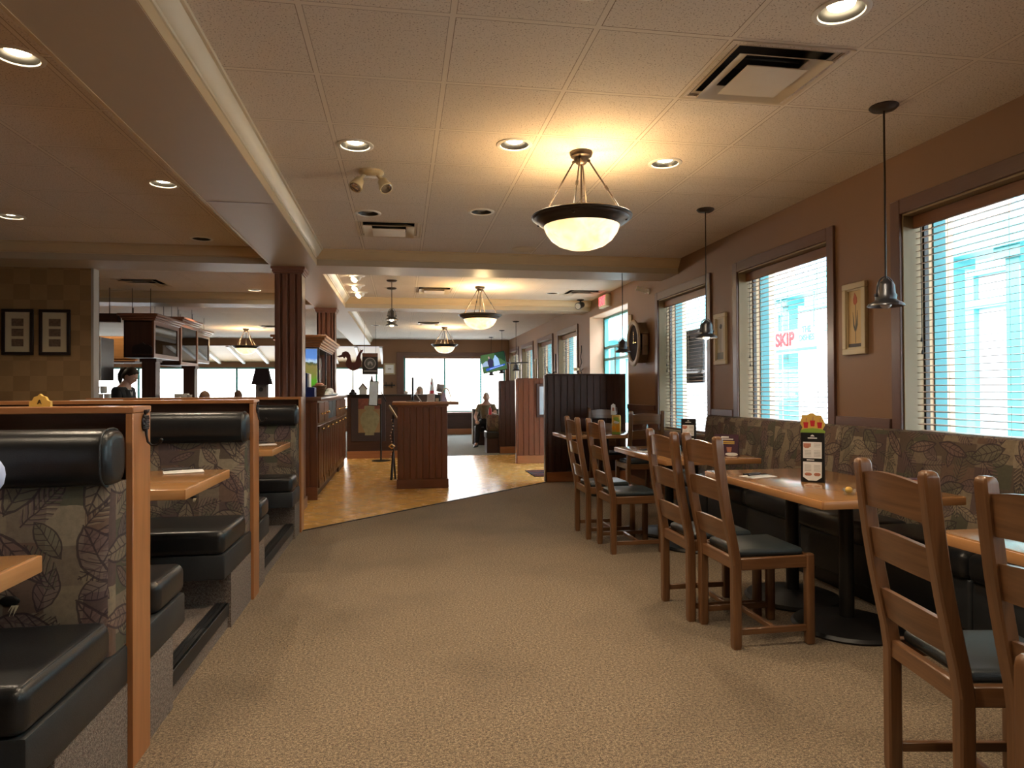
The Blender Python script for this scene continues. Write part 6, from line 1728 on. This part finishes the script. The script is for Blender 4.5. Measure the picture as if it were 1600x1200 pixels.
def person(lab, loc, rz, J, shirt, pants, hair, hairstyle='short', head_tilt=(0, 0, 0), sleeve='short', scale=1.0, curl=.5, collar=None):
    t = thing('person', lab, 'person', loc, rz, None)
    V = {k: Vector(v) for k, v in J.items()}
    t.scale = (scale,) * 3
    nd = {'pel': (V['pel'], (.125, .10)), 'waist': (V['waist'], (.115, .09)), 'chest': (V['chest'], (.135, .10)), 'upch': (V['upch'], (.10, .08)), 'neck': (V['neck'], .060), 'skull': (V['head'] - (V['head'] - V['neck']).normalized() * .03, .055)}
    ed_ = [('pel', 'waist'), ('waist', 'chest'), ('chest', 'upch'), ('upch', 'neck'), ('neck', 'skull')]
    for s_ in 'LR':
        nd.update({'sh' + s_: (V['sh' + s_], .058), 'el' + s_: (V['el' + s_], .040), 'fo' + s_: ((V['el' + s_] * .6 + V['wr' + s_] * .4), .037), 'wr' + s_: (V['wr' + s_], .025), 'hip' + s_: (V['hip' + s_], .085), 'kn' + s_: (V['kn' + s_], .056), 'ca' + s_: ((V['kn' + s_] * .65 + V['an' + s_] * .35), .052), 'an' + s_: (V['an' + s_], .036), 'to' + s_: (V['to' + s_], .032)})
        ed_ += [('upch', 'sh' + s_), ('sh' + s_, 'el' + s_), ('el' + s_, 'fo' + s_), ('fo' + s_, 'wr' + s_), ('pel', 'hip' + s_), ('hip' + s_, 'kn' + s_), ('kn' + s_, 'ca' + s_), ('ca' + s_, 'an' + s_), ('an' + s_, 'to' + s_)]
    base = skin_mesh(nd, ed_)
    bm = bmesh.new(); bm.from_mesh(base)
    R = Matrix.Rotation(head_tilt[2], 3, 'Z') @ Matrix.Rotation(head_tilt[0], 3, 'X') @ Matrix.Rotation(head_tilt[1], 3, 'Y')
    head_geo(bm, V['head'], R)
    for s_, sd in (('L', 1), ('R', -1)):
        dd = V['wr' + s_] - V['el' + s_]
        nr = Vector(J.get('pn' + s_, (0, 0, -1)))
        hd = Vector(J['hd' + s_]) if 'hd' + s_ in J else dd
        hand_geo(bm, V['wr' + s_], hd, nr, sd, curl)
    me = bpy.data.meshes.new('body'); bm.to_mesh(me); bm.free()
    me.materials.append(M['skin'])
    tmp = bpy.data.objects.new('tmp', me); COL.objects.link(tmp)
    rm = tmp.modifiers.new('remesh', 'REMESH'); rm.mode = 'VOXEL'; rm.voxel_size = .0065; rm.use_smooth_shade = True
    sm = tmp.modifiers.new('smooth', 'SMOOTH'); sm.factor = .5; sm.iterations = 2
    dg = bpy.context.evaluated_depsgraph_get()
    body = bpy.data.meshes.new_from_object(tmp.evaluated_get(dg)); bpy.data.objects.remove(tmp)
    body.materials.clear(); body.materials.append(M['skin'])
    link('body', body, t)

    def cloth(name, keys, edges, grow, mat):
        n2 = {}
        for k in keys:
            co, r = nd[k]; r = r if isinstance(r, tuple) else (r, r)
            g = grow[k] if isinstance(grow, dict) and k in grow else (.014 if isinstance(grow, dict) else grow)
            n2[k] = (co, (r[0] + g, r[1] + g))
        me_ = skin_mesh(n2, edges); me_.materials.clear(); me_.materials.append(mat)
        return link(name, me_, t)
    keys = ['chest', 'pel', 'waist', 'upch', 'shL', 'shR']
    e2 = [('pel', 'waist'), ('waist', 'chest'), ('chest', 'upch'), ('upch', 'shL'), ('upch', 'shR')]
    for s_ in 'LR':
        if sleeve == 'short':
            nd['hs' + s_] = (V['sh' + s_] * .35 + V['el' + s_] * .65, .044); keys.append('hs' + s_); e2.append(('sh' + s_, 'hs' + s_))
        else:
            keys += ['el' + s_, 'fo' + s_]; e2 += [('sh' + s_, 'el' + s_), ('el' + s_, 'fo' + s_)]
            nd['cu' + s_] = (V['el' + s_] * .12 + V['wr' + s_] * .88, .027); keys.append('cu' + s_); e2.append(('fo' + s_, 'cu' + s_))
    nd['co'] = (V['upch'] * .45 + V['neck'] * .55, .055); keys.append('co'); e2.append(('upch', 'co'))
    cloth('shirt', keys, e2, .014, shirt)
    kp = ['pel']; ep = []
    for s_ in 'LR':
        kp += ['hip' + s_, 'kn' + s_, 'ca' + s_, 'an' + s_]; ep += [('pel', 'hip' + s_), ('hip' + s_, 'kn' + s_), ('kn' + s_, 'ca' + s_), ('ca' + s_, 'an' + s_)]
    cloth('trousers', kp, ep, .016, pants)
    for s_ in 'LR':
        a, b = V['an' + s_], V['to' + s_]; d_ = (b - a); d_.z = 0; d_.normalize(); q = Vector((-d_.y, d_.x, 0))
        mb = MB(); rings = []
        for u, hw, hh in ((-.055, .026, .05), (-.03, .038, .075), (.03, .040, .075), (.09, .042, .055), (.15, .040, .042), (.185, .026, .030)):
            c_ = Vector((a.x, a.y, a.z - .085)) + d_ * u
            rings.append([c_ + q * hw * math.cos(k) + Vector((0, 0, hh / 2 + hh / 2 * math.sin(k))) for k in [2 * PI * j / 14 for j in range(14)]])
        mb.loft(rings); part('shoe', mb, M['black'], t)
    # hair, eyes
    hm = MB(); n, m = 26, 16; rings = []
    for i in range(1, m):
        th = PI * i / m; z = -math.cos(th); rr = math.sin(th)
        ring = []
        for k in range(n):
            a = 2 * PI * k / n; x, y = rr * math.cos(a), rr * math.sin(a)
            g = 1.13 if hairstyle != 'bald' else 1.03
            lim = .62 if hairstyle == 'bald' else (.02 + .72 * max(0, y) if hairstyle == 'ponytail' else .30 + .45 * max(0, y))
            if z < lim - 1.0 * max(0, -y): g = .90
            wob = 1 + .012 * math.sin(7 * a + 9 * z)
            ring.append(Vector((.074 * x * g * wob, .096 * y * g * wob, .118 * z * (g if z > 0 else .97 * g))))
        rings.append(ring)
    hm.loft(rings)
    if hairstyle == 'ponytail':
        hm.ball((0, -.105, .052), (.030, .030, .030), 12, 8)
        hm.tube([(0, -.10, .055), (0, -.130, .03), (0, -.125, -.04), (0, -.095, -.11), (0, -.065, -.16)], [.022, .034, .038, .030, .008], 12)
    hv = MB(); hv.v = [V['head'] + R @ p for p in hm.v]; hv.f = hm.f; hv.uv = hm.uv; hv.mi = hm.mi
    part('hair', hv, hair, t)
    for sx_ in (-1, 1):
        em = MB(); em.ball((sx_ * .031, .082, .004), (.011, .008, .008), 10, 8); em.v = [V['head'] + R @ p for p in em.v]; e_ = part('eye', em, M['white'], t)
        em = MB(); em.ball((sx_ * .031, .0885, .004), (.005, .003, .005), 8, 6); em.v = [V['head'] + R @ p for p in em.v]; part('iris', em, M['hair_dark'], e_)
    if collar is not None:
        cm = MB(); cm.v = []
        cm.tube([V['neck'] + Vector((-.05, .02, -.02)), V['neck'] + Vector((-.02, .07, -.09)), V['neck'] + Vector((.0, .085, -.14)), V['neck'] + Vector((.02, .07, -.09)), V['neck'] + Vector((.05, .02, -.02))], .012, 8); part('collar', cm, collar, t)
    return t


def seated(sh=.45, **kw):
    J = dict(pel=(0, 0, sh + .135), waist=(0, .0, sh + .24), chest=(0, .015, sh + .40), upch=(0, .02, sh + .50), neck=(0, .025, sh + .575), head=(0, .05, sh + .715),
             shL=(-.17, .02, sh + .50), shR=(.17, .02, sh + .50), elL=(-.23, .10, sh + .24), elR=(.23, .10, sh + .24), wrL=(-.15, .31, sh + .28), wrR=(.15, .31, sh + .28),
             hipL=(-.09, .02, sh + .11), hipR=(.09, .02, sh + .11), knL=(-.11, .43, sh + .09), knR=(.11, .43, sh + .09), anL=(-.11, .42, .085), anR=(.11, .42, .085), toL=(-.11, .55, .035), toR=(.11, .55, .035))
    J.update(kw)
    return J


# server behind the bar, head bowed, facing right
J = dict(pel=(0, 0, .93), waist=(0, .0, 1.06), chest=(0, .02, 1.22), upch=(0, .035, 1.33), neck=(0, .055, 1.405), head=(0, .115, 1.525),
         shL=(-.165, .03, 1.335), shR=(.165, .03, 1.335), elL=(-.21, .05, 1.06), elR=(.21, .05, 1.06), wrL=(-.12, .27, 1.10), wrR=(.12, .27, 1.10),
         hipL=(-.09, 0, .88), hipR=(.09, 0, .88), knL=(-.10, .02, .48), knR=(.10, .02, .48), anL=(-.10, 0, .085), anR=(.10, 0, .085), toL=(-.10, .14, .035), toR=(.10, .14, .035))
person('server in a black top with a dark ponytail, head bowed, behind the bar', (-3.80, 10.05, 0), -PI / 2 - .15, J, M['cloth_black'], M['cloth_black'], M['hair_dark'], 'ponytail', (-.50, 0, 0), 'long', 1.0, .5, M['cloth_white'])
# man at the far booth, turned to the aisle
sh = .45
J = seated(.45, knR=(.20, .42, .52), anR=(.24, .38, .085), toR=(.28, .50, .035), elR=(.27, .12, .70), wrR=(.23, .36, .605), hdR=(.0, 1, -.22), elL=(-.22, .16, .74), wrL=(-.12, .36, .80), hdL=(.3, 1, 0))
person('man in a khaki shirt and black trousers at the far booth', (1.97, 15.95, 0), PI - .10, J, M['cloth_khaki'], M['cloth_black'], M['hair_grey'], 'bald', (-.15, 0, .1), 'short', .98, .75)
person('grey-haired man looking over the service counter, only his face showing', (0.41, 16.05, 0), PI, seated(.46), M['cloth_white'], M['cloth_black'], M['hair_grey'], 'short', (-.08, 0, 0), 'long', 1.08)
person('brown-haired guest whose head top shows nearer the bar posts', (-2.90, 10.65, 0), 0.0, seated(.45), M['cloth_white'], M['cloth_black'], M['hair_brown'], 'short', (0, 0, 0), 'long', 1.02)
person('guest in the sunroom whose head top shows left of the birdhouse', (-3.46, 15.3, 0), 0.4, seated(.45), M['cloth_khaki'], M['cloth_black'], M['hair_brown'], 'short', (0, 0, 0), 'long', 1.035)
o = .56
J = seated(.56, elL=(-.425, .14, 1.085), wrL=(-.15, .36, 1.0), shL=(-.155, .02, 1.105), elR=(.25, .12, .90), wrR=(.14, .34, .95), anL=(-.11, .42, .222), anR=(.11, .42, .222), toL=(-.11, .55, .172), toR=(.11, .55, .172))
person('person in a pale blue shirt cut off by the left edge, only a sleeve showing', (-1.49, 2.14, 0), PI, {k: v for k, v in J.items()}, M['cloth_blue'], M['cloth_black'], M['hair_brown'], 'short', (0, 0, 0), 'long')
# chairs under the distant guests
for x, y, r, lab in ((0.41, 16.10, -PI / 2, 'chair of the grey-haired man beyond the service counter'), (-2.90, 10.60, PI / 2, 'chair of the guest nearer the bar'), (-3.46, 15.25, PI / 2 + .4, 'chair of the guest in the sunroom')):
    dup(ch0, (x, y, 0), r, 'ladder-back oak ' + lab, 'ladder-back chairs of the distant guests')
